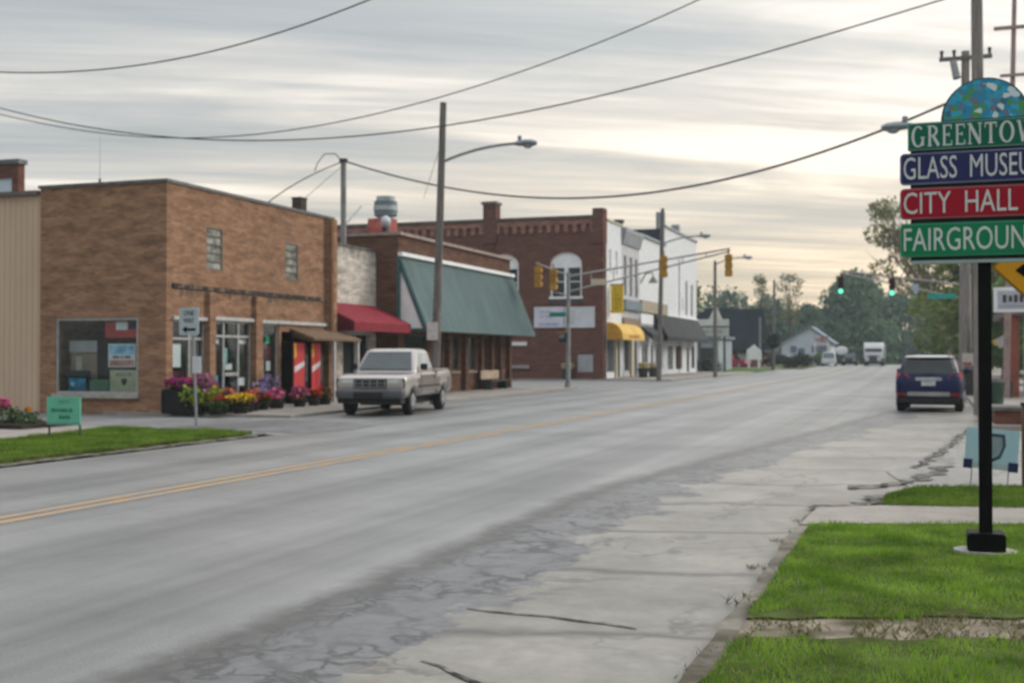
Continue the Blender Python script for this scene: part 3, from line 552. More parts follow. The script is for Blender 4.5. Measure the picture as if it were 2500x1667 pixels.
def window(parent, ax, p, u0, u1, z0, z1, fm, gm_, fw=.06, mull=(), trans=(), depth=.12, name='window', pane=True):
    """frame bars in an opening with a pane behind; p = outer face, depth signed into the wall"""
    f = MB(); s = -1 if depth > 0 else 1
    def bar(a, b, c, d):
        if ax == 'x': f.box(p - depth, p - depth + .07 * (1 if depth > 0 else -1), a, b, c, d)
        else: f.box(a, b, p + depth, p + depth - .07 * (1 if depth > 0 else -1), c, d)
    bar(u0, u0 + fw, z0, z1); bar(u1 - fw, u1, z0, z1); bar(u0 + fw, u1 - fw, z0, z0 + fw); bar(u0 + fw, u1 - fw, z1 - fw, z1)
    for q in mull: bar(q - fw / 2, q + fw / 2, z0 + fw, z1 - fw)
    cuts = [u0 + fw] + [e for q in mull for e in (q - fw / 2, q + fw / 2)] + [u1 - fw]
    for q in trans:
        for i in range(0, len(cuts), 2): bar(cuts[i], cuts[i + 1], q - fw / 2, q + fw / 2)
    fo = f.build(name, fm, parent)
    if pane:
        g = MB(); e = .012
        if ax == 'x': g.box(p - depth + .03, p - depth + .036, u0 + e, u1 - e, z0 + e, z1 - e)
        else: g.box(u0 + e, u1 - e, p + depth - .036, p + depth - .03, z0 + e, z1 - e)
        g.build('pane', gm_, fo)
    return fo

# ------------------------------------------------------------------ tan brick corner shop
X1 = -19.6
T = thing('brick_shop', 'tan brick corner shop with a big side display window and flowers along its front', 'building', (-19.6, 27.6, 0.07))
front = [(29.5, 30.35, 4.12, 5.35), (34.0, 34.82, 4.1, 5.3), (27.9, 29.48, .75, 2.62), (29.85, 31.98, 0.07, 2.66), (32.45, 33.6, .45, 2.64), (33.75, 36.7, 0.07, 2.4)]
shell('wall', T, tan_b, -23.85, X1, 27.6, 37.3, 6.38, front, [(-23.3, -20.52, .55, 2.68)])
MB().box(-23.5, -19.95, 32.3, 32.4, .09, 3.0).box(-23.5, -19.95, 27.95, 37.0, 3.0, 3.1).box(-23.5, -19.95, 27.92, 37.0, .075, .09).build('interior_partition', dark_in, T)
c = MB(); c.box(-23.9, -19.55, 27.55, 27.93, 6.38, 6.47); c.box(-19.93, -19.55, 27.93, 37.35, 6.38, 6.47); c.box(-23.9, -23.5, 27.93, 37.35, 6.38, 6.47); c.box(-23.5, -19.93, 36.97, 37.35, 6.38, 6.47)
c.build('coping', coping_m, T)
gb = mat('mottled_glass_block', (0.11, 0.12, 0.11), .4, .55, 2.2, (1, 1, 1.6), col2=(.36, .36, .32))
for (a, b_, z0, z1) in front[:2]: window(T, 'x', X1, a, b_, z0, z1, mat('bronze_frame', (.13, .12, .1), .6), gb, .035, (), tuple(z0 + (z1 - z0) * k / 5 for k in range(1, 5)), .07)
# stained ledge above the shop windows, brick piers, pilaster, head trim
stain_m = mat('sooty_ledge', (0.055, 0.053, 0.052), .8, .5, 3, (1, 1.5, 1), col2=(.24, .17, .12), lo=.45, hi=.72)
MB().box(X1, X1 + .05, 27.85, 36.55, 3.5, 3.62).build('ledge', stain_m, T)
drip = MB(); rd = random.Random(4); yq = 27.9; pf_ = [(27.9, 3.5)]
while yq < 36.3:
    wq = rd.uniform(.05, .16); dq = rd.uniform(.03, .28); gq = rd.choice((.02, .1, .22)); pf_ += [(yq, 3.5 - dq), (yq + wq, 3.5 - dq * .8), (yq + wq + .01, 3.49), (yq + wq + gq, 3.488)]; yq += wq + gq
for a_, c_ in zip(pf_[:-1], pf_[1:]):
    if c_[0] - a_[0] > 1e-4: drip.add([(X1 + .005, a_[0], a_[1]), (X1 + .005, c_[0], c_[1]), (X1 + .005, c_[0], 3.502), (X1 + .005, a_[0], 3.502)], [(0, 1, 2, 3)])
drip.v = drip.v; dso = drip.build('drip_stain', mat('soot_stain', (0.15, 0.105, 0.08), .9, .35, 5), T)
bm_ = bmesh.new(); bm_.from_mesh(dso.data); bmesh.ops.remove_doubles(bm_, verts=bm_.verts, dist=1e-5); bm_.to_mesh(dso.data); bm_.free()
for a, b_ in ((29.5, 29.8), (32.02, 32.4)): MB().box(X1, X1 + .14, a, b_, .07, 3.45).build('brick_pier', tan_b, T)
MB().box(X1, X1 + .16, 36.72, 37.3, 0.07, 6.38).build('pilaster', tan_b, T)
MB().box(X1 + .16, X1 + .21, 36.75, 36.95, 2.5, 6.36).build('downpipe', mat('rusty_brown_pipe', (0.13, 0.065, 0.03), .7, .3, 3), T)
MB().box(X1, X1 + .08, 27.86, 29.5, 2.62, 2.72).box(X1, X1 + .08, 29.8, 32.02, 2.66, 2.76).box(X1, X1 + .08, 32.4, 36.72, 2.64, 2.74).build('window_head', light_metal, T)
window(T, 'x', X1, 27.9, 29.48, .75, 2.62, alu, sg, .06, (28.75,), (2.1,))
window(T, 'x', X1, 32.45, 33.6, .45, 2.64, alu, sg, .06)
dw = window(T, 'x', X1, 29.85, 31.98, .07, 2.66, alu, sg, .07, (30.5, 31.3), (2.2,), name='shop_door')
MB().box(X1 - .1, X1 - .03, 30.56, 31.24, .1, .35).build('kick_plate', alu, dw); MB().box(X1 - .1, X1 - .03, 30.56, 31.24, 1.02, 1.12).build('push_bar', alu, dw)
MB().tube([(X1 - .02, 31.2, .95), (X1 + .03, 31.2, 1.0), (X1 + .03, 31.2, 1.3), (X1 - .02, 31.2, 1.35)], .015, 6).build('handle', alu, dw)
MB().wall('y', 36.9, .05, -21.4, -19.9, .07, 2.4).box(-21.45, -21.4, 33.75, 36.9, .07, 2.4).box(-21.4, -19.9, 33.62, 33.7, .07, 2.4).build('alcove_panel', wood_d, T)
window(T, 'y', 27.6, -23.3, -20.52, .55, 2.68, alu, sg, .07, (), (), .1)
MB().box(-23.36, -20.46, 27.5, 27.6, .44, .55).build('window_sill', mat('stone_sill', (.34, .32, .29), .85, .15, 4), T)
MB().box(-19.75, -19.6 + .03, 27.42, 27.6, 1.55, 1.75).build('wall_box', dkgray, T) if False else None
# roof furniture
k = thing('chimney', 'short dark brick chimney at the far end of the tan shop roof', 'chimney', (-20.3, 36.5, 6.03))
MB().box(-20.5, -20.15, 36.0, 36.4, 6.03, 7.0).build('stack', brick('dark_brick', (.09, .06, .05), (.06, .045, .04), (.08, .07, .06), .3), k); MB().box(-20.52, -20.13, 35.98, 36.42, 7.0, 7.06).build('cap', dkgray, k)
k = thing('roof_antenna', 'thin whip antenna rising from the roof of the tan shop', 'antenna', (-22.6, 28.6, 6.03))
MB().tube([(-22.6, 28.6, 6.03), (-22.6, 28.6, 6.75)], .035, 6).build('mount', dkgray, k); MB().tube([(-22.6, 28.6, 6.75), (-22.6, 28.6, 8.0)], [.008, .004], 5).build('whip', galv, k)
# shed canopy over the vending machines
k = thing('shed_canopy', 'small brown shingled shed roof sloping out over the vending machines', 'canopy', (-19.6, 36, 2.0))
MB().prism([(-19.6, 2.52), (-19.6, 2.42), (-18.7, 2.12), (-18.7, 2.2)], 'y', 34.3, 37.7).build('roof_slab', mat('brown_shingle', (.16, .105, .07), .9, .35, 9), k)
MB().prism([(-19.55, 2.42), (-18.74, 2.13), (-18.74, 2.06), (-19.55, 2.25)], 'y', 34.32, 34.38).build('fascia', wood_d, k)
for q in (35.75, 37.5): MB().box(-18.82, -18.72, q, q + .1, .07, 2.12).build('post', light_metal, k)

# things inside the shop window on the side wall
def panel(name, label, cat, x0, x1, y, z0, z1, m, th=.02, group=None):
    o = thing(name, label, cat, ((x0 + x1) / 2, y, z0), 0, group); MB().box(x0, x1, y, y + th, z0, z1).build('board', m, o); return o
red_s = mat('sign_red', (.42, .06, .05), .6, .2, 3); blue_s = mat('sign_blue', (.03, .14, .36), .6, .3, 3); navy = mat('navy', (.02, .03, .08), .6, .3, 3); ltblue = mat('pale_blue', (.35, .52, .62), .6, .2, 4)
o = panel('window_banner', 'red, white and blue banner at the top right of the side window', 'banner', -21.75, -20.62, 27.78, 2.12, 2.58, red_s)
MB().box(-21.38, -21.0, 27.772, 27.778, 2.34, 2.56).build('white_field', white_p, o); MB().box(-20.96, -20.64, 27.772, 27.778, 2.36, 2.57).build('blue_field', navy, o)
o = panel('window_poster', 'small blue, white and red poster on the dark panel in the side window', 'poster', -21.7, -20.8, 27.86, 1.3, 1.95, white_p)
MB().box(-21.66, -20.84, 27.852, 27.858, 1.66, 1.92).build('picture', mat('poster_blue', (.25, .5, .68), .6, .5, 3), o); MB().box(-21.66, -20.84, 27.852, 27.858, 1.33, 1.5).build('caption_band', mat('poster_red', (.45, .2, .2), .6, .6, 5), o)
blurred_words(navy, o, (-21.25, 27.855, 1.58), .7, .12, 1, seed=5)
o = panel('window_screen', 'black backing panel standing in the side window', 'panel', -22.15, -20.6, 27.95, .62, 2.1, mat('black_panel', (.008, .008, .009), .5, .3, 3), .04)
o = panel('display_cabinet', 'beige cabinet standing at the left of the side window', 'cabinet', -23.15, -22.2, 28.05, .6, 2.05, mat('beige_cabinet', (.25, .19, .15), .7, .2, 2), .4)
MB().box(-23.15, -22.2, 28.0, 28.05, 1.72, 2.05).build('pale_top', mat('pale_gray', (.35, .35, .36), .6, .1, 3), o); MB().box(-22.95, -22.75, 28.03, 28.05, .9, 1.6).build('pale_strip', mat('pale_strip', (.42, .4, .33), .6, .1, 3), o)
o = panel('box_display', 'dark box with a mottled blue front in the lower left of the side window', 'box', -23.1, -22.35, 27.8, .62, 1.2, mat('dark_box', (.015, .02, .03), .4, .3, 4), .12)
MB().box(-23.02, -22.42, 27.79, 27.8, .64, .98).build('blue_front', mat('blue_print', (.02, .09, .22), .5, .7, 2.2, col2=(.07, .35, .6)), o)
MB().box(-22.93, -22.8, 27.783, 27.79, .76, .88).build('badge', mat('badge', (.3, .5, .55), .5), o)
o = panel('notice_board', 'pale yellow notice with a dark emblem in the lower right of the side window', 'notice', -21.6, -20.66, 27.8, .6, 1.22, mat('pale_yellow_notice', (.42, .42, .3), .7, .2, 1.5))
blurred_words(mat('gray_print', (.14, .16, .15), .7), o, (-21.13, 27.8, 1.1), .7, .14, 1, seed=8); MB().prism([(-21.2, .86), (-21.12, .78), (-21.04, .86), (-21.02, .96), (-21.12, .99), (-21.22, .96)], 'y', 27.79, 27.8).build('emblem', dkgray, o)
o = panel('small_carton', 'small green and white carton beside the pale yellow notice', 'carton', -22.3, -21.66, 27.82, .6, .95, mat('green_white', (.3, .33, .32), .7, .5, 3, col2=(.05, .2, .12)), .1)
# sheets and goods in the front windows
def fpanel(name, label, cat, y0, y1, z0, z1, m, x=X1 - .16, group=None):
    o = tag(MB().box(x - .015, x, y0, y1, z0, z1).build(name, m), label, cat, group); return o
fpanel('paper_notice', 'blank pale notice taped inside the left front window', 'notice', 27.98, 28.5, 1.3, 1.95, white_p)
fpanel('roller_blind', 'gray blind behind the right half of the left front window', 'blind', 28.8, 29.42, .8, 2.5, mat('blind_gray', (.2, .19, .17), .8, .15, 2))
fpanel('clothing_rack', 'dark maroon goods low in the left front window', 'goods', 28.0, 28.7, .8, 1.2, mat('maroon', (.12, .03, .04), .8, .6, 3))
fpanel('white_strip_notice', 'white strip notice left of the shop door transom', 'notice', 29.92, 30.42, 1.98, 2.12, white_p)
fpanel('white_strip_notice', 'white strip notice right of the shop door transom', 'notice', 31.36, 31.92, 1.98, 2.12, white_p)
fpanel('door_poster', 'tall pale turquoise poster on the glass shop door', 'poster', 30.6, 30.86, 1.35, 1.85, mat('turquoise', (.3, .52, .52), .6))
fpanel('door_notice', 'small white notice under the turquoise poster', 'notice', 30.74, 31.12, 1.2, 1.38, white_p)
fpanel('blue_poster', 'small blue poster at knee height left of the shop door', 'poster', 29.95, 30.38, .75, 1.05, mat('sky_poster', (.12, .38, .55), .6, .5, 4))
fpanel('white_poster', 'small white poster at knee height right of the shop door', 'poster', 31.4, 31.85, .72, .95, white_p)
fpanel('green_cap_display', 'small green display near the top of the right front window', 'display', 33.05, 33.3, 2.0, 2.25, mat('display_green', (.03, .3, .2), .6))
fpanel('hanging_shirt', 'dark maroon shirt hung in the right front window', 'shirt', 32.6, 33.4, 1.45, 1.95, mat('maroon', None or (.12, .03, .04)))
fpanel('white_placard', 'tall white placard low in the right front window', 'placard', 32.65, 32.92, .95, 1.5, white_p)
fpanel('white_placard', 'short white placard at the right of the tall one', 'placard', 33.1, 33.35, 1.15, 1.45, white_p)

# vending machines
def vend(loc, w, label, seed):
    t = thing('vending_machine', label, 'vending machine', loc, 0, 'vending machines under the shed canopy'); x, y, z = loc
    MB().box(x - .75, x, y, y + w, z, z + 2.02).build('cabinet', black_m, t, bevel=.02)
    MB().box(x, x + .02, y + .05, y + w * .74, z + .12, z + 1.97).build('front_panel', emit('vend_red', (.42, .008, .016), .07), t)
    MB().prism([(y + .08, z + 1.0), (y + w * .72, z + 1.22), (y + w * .72, z + 1.38), (y + .08, z + 1.2)], 'x', x + .02, x + .024).build('white_swoosh', mat('vend_white', (.6, .58, .58), .4), t)
    MB().prism([(y + .06, z + 1.45), (y + w * .22, z + 1.55), (y + w * .18, z + 1.94), (y + .06, z + 1.94)], 'x', x + .02, x + .024).build('yellow_flash', mat('vend_yellow', (.6, .36, .05), .4), t)
    MB().box(x, x + .02, y + w * .78, y + w - .04, z + .7, z + 1.6).build('coin_panel', dkgray, t)
    MB().box(x, x + .02, y + w * .1, y + w * .7, z + .03, z + .12).build('delivery_slot', dkgray, t)
    return t
vend((-19.22, 33.82, .07), 1.0, 'red vending machine with a white swoosh, nearer the flowers', 1)
vend((-19.22, 35.0, .07), .86, 'narrow red and yellow vending machine, farther from the flowers', 2)

# ------------------------------------------------------------------ beige metal building on the left
B = thing('metal_building', 'beige ribbed metal building at the left edge of the photo', 'building', (-30, 27.6, 0))
beige = mat('beige_metal', (.52, .385, .285), .6, .06, 1.0, (1, 1, .3))
w = MB(); w.box(-36, -23.88, 27.66, 44, 0, 6.22)
q = -36.0
while q < -23.95: w.box(q, q + .035, 27.645, 27.66, .05, 6.2); q += .2
w.build('wall', beige, B); MB().box(-36.1, -23.92, 27.52, 44.1, 6.22, 6.34).build('roof_trim', mat('brown_trim', (.13, .11, .1), .5, .2, 3), B)
K = thing('brick_building', 'dark red brick building rising behind the beige metal building', 'building', (-39, 46, 0))
MB().wall('y', 42, .4, -46, -37.5, 0, 10.05, [(-39.6, -37.85, 8.2, 9.45)]).build('wall', red_b, K); MB().box(-46.1, -37.42, 41.92, 42.48, 10.05, 10.25).build('coping', coping_m, K)
MB().box(-39.6, -37.85, 42.1, 42.2, 8.2, 9.45).build('window_panel', mat('pale_blue_panel', (.5, .58, .68), .5, .1, 2), K)

# ------------------------------------------------------------------ small whitewashed brick shop with red awning
Wb = thing('whitewashed_shop', 'low whitewashed brick shop squeezed between the tan and brown brick buildings', 'building', (-20.5, 40, .07))
shell('wall', Wb, white_b, -30, -20.5, 37.32, 42.62, 5.72, [(38.0, 39.3, .07, 2.5), (39.8, 42.0, .6, 2.5)], roof_z=5.3)
MB().box(-20.85, -20.46, 37.36, 42.6, 5.72, 5.8).build('coping', mat('dark_stone', (.12, .12, .11), .9, .3, 3), Wb)
window(Wb, 'x', -20.5, 38.0, 39.3, .07, 2.5, light_metal, dark_glass, .08, name='shop_door'); window(Wb, 'x', -20.5, 39.8, 42.0, .6, 2.5, light_metal, dark_glass, .08, (40.9,))
A = thing('red_awning', 'dark red fabric awning over the whitewashed shop front', 'awning', (-20.45, 40, 2.5))
fab = mat('red_fabric', (.20, .02, .032), .8, .15, 3)
prof = [(-20.46, 3.58), (-18.9, 2.86), (-18.86, 2.82), (-18.86, 2.5), (-18.9, 2.5), (-18.9, 2.8), (-20.46, 3.52)]
MB().prism(prof, 'y', 37.5, 42.35).build('canopy', fab, A)
for q in (37.5, 42.33): MB().prism([(-20.46, 3.51), (-18.91, 2.79), (-18.91, 2.5), (-20.46, 2.5)], 'y', q + .005, q + .02).build('end_panel', mat('dark_red_fabric', (.10, .016, .022), .8, .15, 3), A)

# ------------------------------------------------------------------ brown brick building with green metal mansard
G = thing('brown_brick_building', 'long one storey brown brick building under a green metal mansard awning', 'building', (-19.55, 49, .07))
holes = [(43.3, 45.6, .07, 2.5), (46.2, 47.2, .07, 2.5), (48.0, 49.1, .95, 2.5), (49.9, 51.2, .95, 2.5), (51.9, 52.7, .95, 2.5), (53.1, 53.9, .95, 2.5), (54.3, 55.0, .95, 2.5)]
shell('wall', G, brown_b, -32, -19.55, 42.66, 56.0, 6.38, holes)
for i, h in enumerate(holes):
    window(G, 'x', -19.55, *h, mat('brown_frame', (.09, .06, .045), .7), dark_glass, .07, name='shop_door' if i == 1 else 'window')
    if h[2] > .5: MB().box(-19.6, -19.47, h[0] - .05, h[1] + .05, .86, .95).build('window_sill', mat('tan_sill', (.28, .2, .16), .85, .2, 3), G)
c = MB(); c.box(-19.93, -19.42, 42.6, 56.06, 6.38, 6.5); c.box(-32.06, -19.93, 42.6, 42.99, 6.38, 6.5); c.box(-32.06, -19.93, 55.68, 56.06, 6.38, 6.5); c.build('coping', mat('pinkish_coping', (.3, .23, .21), .8, .2, 3), G)
for q in (47.5, 49.45, 51.5, 52.88, 54.1, 55.4): MB().box(-19.55, -19.35, q, q + .3, .07, 2.6).build('brick_pier', brown_b, G)
gm_ = mat('green_metal', (.105, .16, .16), .5, .14, .9, (1, 1, .25), metal=.15); gtrim = mat('dark_green_trim', (.05, .105, .11), .5, .15, 3)
a = MB(); P0, P1 = (-19.5, 5.55), (-18.3, 2.68)
a.prism([P0, P1, (-18.3, 2.6), (-18.36, 2.6), (-19.5, 5.35)], 'y', 42.7, 56.25)
dx, dz = P1[0] - P0[0], P1[1] - P0[1]; ln_ = math.hypot(dx, dz); nx, nz = -dz / ln_, dx / ln_
for i in range(46):
    q = 42.78 + i * .298; a.prism([(P0[0], P0[1]), (P1[0], P1[1]), (P1[0] + nx * .035, P1[1] + nz * .035), (P0[0] + nx * .035, P0[1] + nz * .035)], 'y', q, q + .025)
a.build('mansard_roof', gm_, G)
MB().box(-19.55, -19.36, 42.62, 56.2, 5.55, 5.7).build('white_trim', white_p, G)
e = MB(); e.prism([(-19.5, 5.3), (-18.5, 2.7), (-19.5, 2.7)], 'y', 42.72, 42.74); e.build('end_panel', white_p, G)
t_ = MB(); t_.prism([(-19.5, 5.53), (-18.31, 2.68), (-18.5, 2.68), (-19.5, 5.1)], 'y', 42.66, 42.70); t_.box(-19.6, -19.46, 42.6, 42.66, 2.6, 5.54); t_.box(-19.5, -18.31, 42.65, 42.71, 2.58, 2.70); t_.build('end_trim', gtrim, G)
MB().box(-19.5, -18.32, 42.74, 56.2, 2.58, 2.6).build('soffit', wood_d, G)
# striped drum and red housing on its roof
k = thing('roof_unit', 'striped gray drum on a red housing standing on the brown building roof', 'roof unit', (-22.6, 48, 6.03))
u = MB(); u.box(-22.9, -22.1, 46.7, 48.1, 6.03, 7.2); u.prism([(46.7, 7.2), (46.8, 7.6), (48.1, 7.68), (48.1, 7.2)], 'x', -22.9, -22.1); u.build('housing', mat('faded_red_metal', (.32, .085, .07), .6, .3, 2.5), k)
d_ = MB()
for i in range(5):
    r0 = (.4, .52, .55, .52, .42)[i]; d_.tube([(-22.5, 47.75, 7.6 + i * .21), (-22.5, 47.75, 7.6 + i * .21 + .21)], r0, 14, i % 2)
d_.build('drum', [mat('drum_pale', (.36, .4, .42), .5), mat('drum_dark', (.15, .19, .2), .5)], k)
k = thing('roof_floodlight', 'round floodlight on a dark bracket beside the red roof housing', 'light', (-21.7, 45.9, 6.03))
MB().box(-21.75, -21.55, 45.8, 46.1, 6.03, 7.1).build('bracket', dkgray, k); MB().ell((-21.55, 45.75, 7.3), (.2, .26, .26)).build('lamp', mat('lamp_gray', (.42, .46, .5), .3), k)
k = thing('service_mast', 'gray metal service mast carrying cables above the whitewashed shop', 'mast', (-20.9, 40.6, 5.3))
MB().tube([(-20.9, 40.6, 5.32), (-20.9, 40.6, 9.0)], .11, 10, 0).build('pipe', mat('mast_gray', (.22, .215, .215), .6, .2, 3), k); MB().tube([(-20.9, 40.6, 9.0), (-20.9, 40.6, 9.12)], .17, 10).build('cap', dkgray, k)
MB().tube([(-20.9, 40.7, 6.6), (-20.95, 42.2, 7.5)], .04, 6).build('brace', galv, k)

# ------------------------------------------------------------------ red brick block across the side street
Y0 = 78.0
Q = thing('brick_block', 'two storey dark red brick block with arched white windows across the side street', 'building', (-21, 78, 0))
arch = [(-24.3, -22.05, 5.7, 7.95), (-28.85, -26.6, 5.7, 7.95), (-33.4, -31.15, 5.7, 7.95)]
w = MB(); w.wall('y', Y0, .4, -42, -20.95, 0, 11.0, [(a_, b_, z0, 8.75) for a_, b_, z0, z1 in arch]); w.box(-42, -20.5, 104, 104.4, 0, 10.2); w.box(-42.4, -42, 78, 104.4, 0, 11)
for a_, b_, z0, z1 in arch:                      # segmental arch heads
    cx, hw = (a_ + b_) / 2, (b_ - a_) / 2
    for sgn in (-1, 1):
        pts = [(cx + sgn * hw * math.sin(t), z1 + .78 * math.cos(t)) for t in [math.pi / 2 * i / 8 for i in range(9)]]
        w.prism(pts + [(cx + sgn * hw, 8.75), (cx, 8.75)], 'y', Y0, Y0 + .4)
w.build('wall', red_b, Q)
MB().box(-41.6, -20.9, 78.4, 104, 10.1, 10.2).build('roof', roof_m, Q)
co = MB(); co.box(-42, -20.95, Y0 - .14, Y0, 10.62, 10.95); q = -41.9
while q < -21.1: co.prism([(q, 10.62), (q, 10.2), (q + .16, 10.02), (q + .32, 10.2), (q + .32, 10.62)], 'y', Y0 - .13, Y0 - .002); q += .62
co.build('corbel_course', brick('corbel_brick', (.36, .16, .12), (.24, .10, .075), (.2, .14, .12), .4), Q)
MB().box(-42.1, -20.95, Y0 - .22, Y0 + .5, 11.0, 11.2).build('coping', mat('dark_coping', (.10, .085, .08), .8, .3, 2), Q)
MB().box(-21.25, -20.48, Y0 - .2, Y0 + .8, 9.3, 11.65).box(-21.2, -20.5, Y0 - .06, Y0 + .7, .1, 9.3).build('corner_pier', red_b, Q)
MB().box(-29.15, -28.2, Y0 - .25, Y0 + .7, 9.5, 12.2).box(-28.95, -28.4, Y0 - .12, Y0, 8.6, 9.5).build('chimney_pier', red_b, Q)
MB().box(-29.25, -28.1, Y0 - .35, Y0 + .8, 12.2, 12.4).build('chimney_cap', coping_m, Q)
for a_, b_, z0, z1 in arch:
    cx, hw = (a_ + b_) / 2, (b_ - a_) / 2
    f = MB(); pts = [(cx + hw * math.sin(t), z1 + .78 * math.cos(t)) for t in [-math.pi / 2 + math.pi * i / 16 for i in range(17)]]
    f.prism([(a_, z1 - .28), *pts, (b_, z1 - .28)], 'y', Y0 + .1, Y0 + .2)
    f.box(a_, a_ + .12, Y0 + .08, Y0 + .2, z0, z1 - .28); f.box(b_ - .12, b_, Y0 + .08, Y0 + .2, z0, z1 - .28); f.box(cx - .14, cx + .14, Y0 + .08, Y0 + .2, z0, z1 - .28); f.box(a_ - .08, b_ + .08, Y0 - .06, Y0 + .2, z0 - .16, z0)
    for c_ in ((a_ + cx) / 2 + .02, (b_ + cx) / 2 - .02): f.box(c_ - .42, c_ + .42, Y0 + .12, Y0 + .2, (z0 + z1) / 2 - .14, (z0 + z1) / 2 - .08)
    fo = f.build('arched_window', white_p, Q); MB().box(a_ + .1, b_ - .1, Y0 + .21, Y0 + .24, z0, z1 - .1).build('pane', dark_glass, fo)
    MB().box(a_ - .1, b_ + .1, Y0 - .07, Y0 - .001, z0 - .5, z0 - .17).build('stone_sill', mat('dark_sill', (.09, .06, .055), .9), Q)
MB().box(-22.32, -21.25, Y0 - .05, Y0, .1, 1.72).build('gray_hatch', mat('hatch_gray', (.3, .32, .33), .6, .1, 2), Q)
MB().box(-42, -21.25, Y0 - .08, Y0, .0, .55).build('plinth', brick('plinth_brick', (.17, .06, .045), (.12, .045, .035), (.13, .09, .08), .3), Q)
o = thing('wall_sign', 'long white painted sign with faded print on the red brick side wall', 'sign', (-23.3, Y0, 3.56)); sgnm = mat('sign_lilac_white', (.56, .57, .66), .6, .1, 1.2)
MB().box(-25.45, -23.32, Y0 - .07, Y0 - .01, 3.58, 5.0).build('board', sgnm, o); MB().box(-23.26, -21.12, Y0 - .07, Y0 - .01, 3.56, 4.98).build('board', mat('sign_gray_white', (.55, .57, .6), .6, .08, 1.2), o)
blurred_words(mat('faded_print', (.36, .37, .45), .7), o, (-24.5, Y0 - .07, 4.5), 1.4, .6, 2, seed=31); blurred_words(mat('faded_blue', (.22, .24, .42), .7), o, (-24.4, Y0 - .07, 3.8), 1.9, .25, 1, seed=32); blurred_words(mat('faded_gray', (.4, .4, .42), .7), o, (-22.8, Y0 - .07, 4.3), .7, 1.0, 4, seed=33)
o = thing('small_wall_sign', 'small white sign low on the red brick wall by the green mansard', 'sign', (-26.4, Y0, 2.4)); MB().box(-27.4, -26.0, Y0 - .06, Y0 - .01, 2.36, 2.66).build('board', white_p, o)
MB().box(-27.4, -26.0, Y0 - .07, Y0 - .06, 2.6, 2.72).build('red_stripe', mat('dusty_red', (.3, .12, .14), .7), o)
o = thing('stone_ledge', 'pale horizontal stone ledge near the foot of the red brick wall', 'ledge', (-26.4, Y0, .9)); MB().box(-27.6, -25.8, Y0 - .2, Y0 - .02, .78, 1.0).build('slab', mat('pale_stone', (.3, .28, .26), .8), o)

# ------------------------------------------------------------------ white painted street front beyond the brick block
XF = -20.5
F1 = thing('white_storefront', 'white painted two storey front with a yellow awning, attached to the brick block', 'building', (XF, 80.7, 0))
w = MB(); w.wall('x', XF, -.3, 78.45, 83.0, 0.1, 10.9, [(79.3, 80.0, 7.3, 9.0), (81.1, 81.8, 7.3, 9.0), (78.8, 80.9, .5, 2.9), (81.4, 82.6, .1, 2.8)]); w.build('wall', paint_b, F1)
MB().box(-20.85, -20.4, 78.9, 83.0, 10.9, 11.02).build('coping', cream_p, F1)
for h in ((79.3, 80.0, 7.3, 9.0), (81.1, 81.8, 7.3, 9.0)): window(F1, 'x', XF, *h, white_p, mat('pale_shade', (.5, .52, .56), .5), .08, (), ((h[2] + h[3]) / 2,))
for i, h in enumerate(((78.8, 80.9, .5, 2.9), (81.4, 82.6, .1, 2.8))): window(F1, 'x', XF, *h, gray_p, dark_glass, .08, () if i else (79.5, 80.2), name='shop_door' if i else 'window')
MB().box(XF, XF + .12, 80.95, 81.35, .1, 3.0).build('cream_pier', cream_p, F1)
F2 = thing('gray_bay_storefront', 'gray fronted building with tall narrow upper windows beside the white storefront', 'building', (XF, 85.7, 0))
hs = [(83.5, 84.5, 6.0, 8.9), (85.2, 86.3, 6.0, 8.9), (87.0, 88.0, 6.0, 8.9), (83.7, 85.4, .5, 2.9), (86.4, 87.9, .1, 2.8)]
MB().wall('x', XF, -.3, 83.02, 88.5, .1, 10.7, hs).build('wall', mat('pale_gray_paint', (.47, .47, .49), .7, .1, 2), F2)
cm = MB(); cm.prism([(XF, 9.7), (XF + .12, 9.7), (XF + .35, 10.6), (XF + .35, 10.85), (XF, 10.85)], 'y', 83.0, 88.5); cm.build('cornice', gray_p, F2)
for i, h in enumerate(hs): window(F2, 'x', XF, *h, gray_p, mid_glass if i < 3 else dark_glass, .09, (), ((h[2] + h[3]) / 2,) if i < 3 else (), name='window' if i != 4 else 'shop_door')
MB().box(XF, XF + .3, 83.1, 88.4, 5.0, 5.7).build('blue_gray_band', mat('slate_band', (.16, .2, .23), .6), F2); MB().box(XF, XF + .2, 83.1, 88.4, 3.7, 4.4).build('sign_band', mat('brown_band', (.22, .17, .12), .7, .2, 2), F2)
MB().box(XF, XF + .15, 85.5, 86.3, .1, 3.6).build('cream_pier', cream_p, F2)
F3 = thing('white_flat_front', 'white building with a plain upper wall left of the tall white building', 'building', (XF, 93, 0))
hs = [(89.5, 91.6, .5, 2.7), (92.6, 93.6, .1, 2.7), (94.4, 97.2, .5, 2.7)]
MB().wall('x', XF, -.3, 88.52, 98.0, .1, 10.8, hs + [(90.2, 91.0, 6.4, 8.6)] if False else hs).build('wall', paint_b, F3); MB().box(-20.9, -20.35, 88.5, 98.0, 10.8, 11.0).build('coping', gray_p, F3)
for i, h in enumerate(hs): window(F3, 'x', XF, *h, white_p, dark_glass, .1, ((h[0] + h[1]) / 2,) if i != 1 else (), name='shop_door' if i == 1 else 'window')
MB().box(XF, XF + .25, 88.6, 98, 5.0, 5.9).build('tan_fascia', mat('tan_fascia', (.34, .29, .22), .7, .15, 2), F3); MB().box(XF, XF + .12, 88.6, 93.0, 4.1, 4.9).build('white_fascia', white_p, F3)
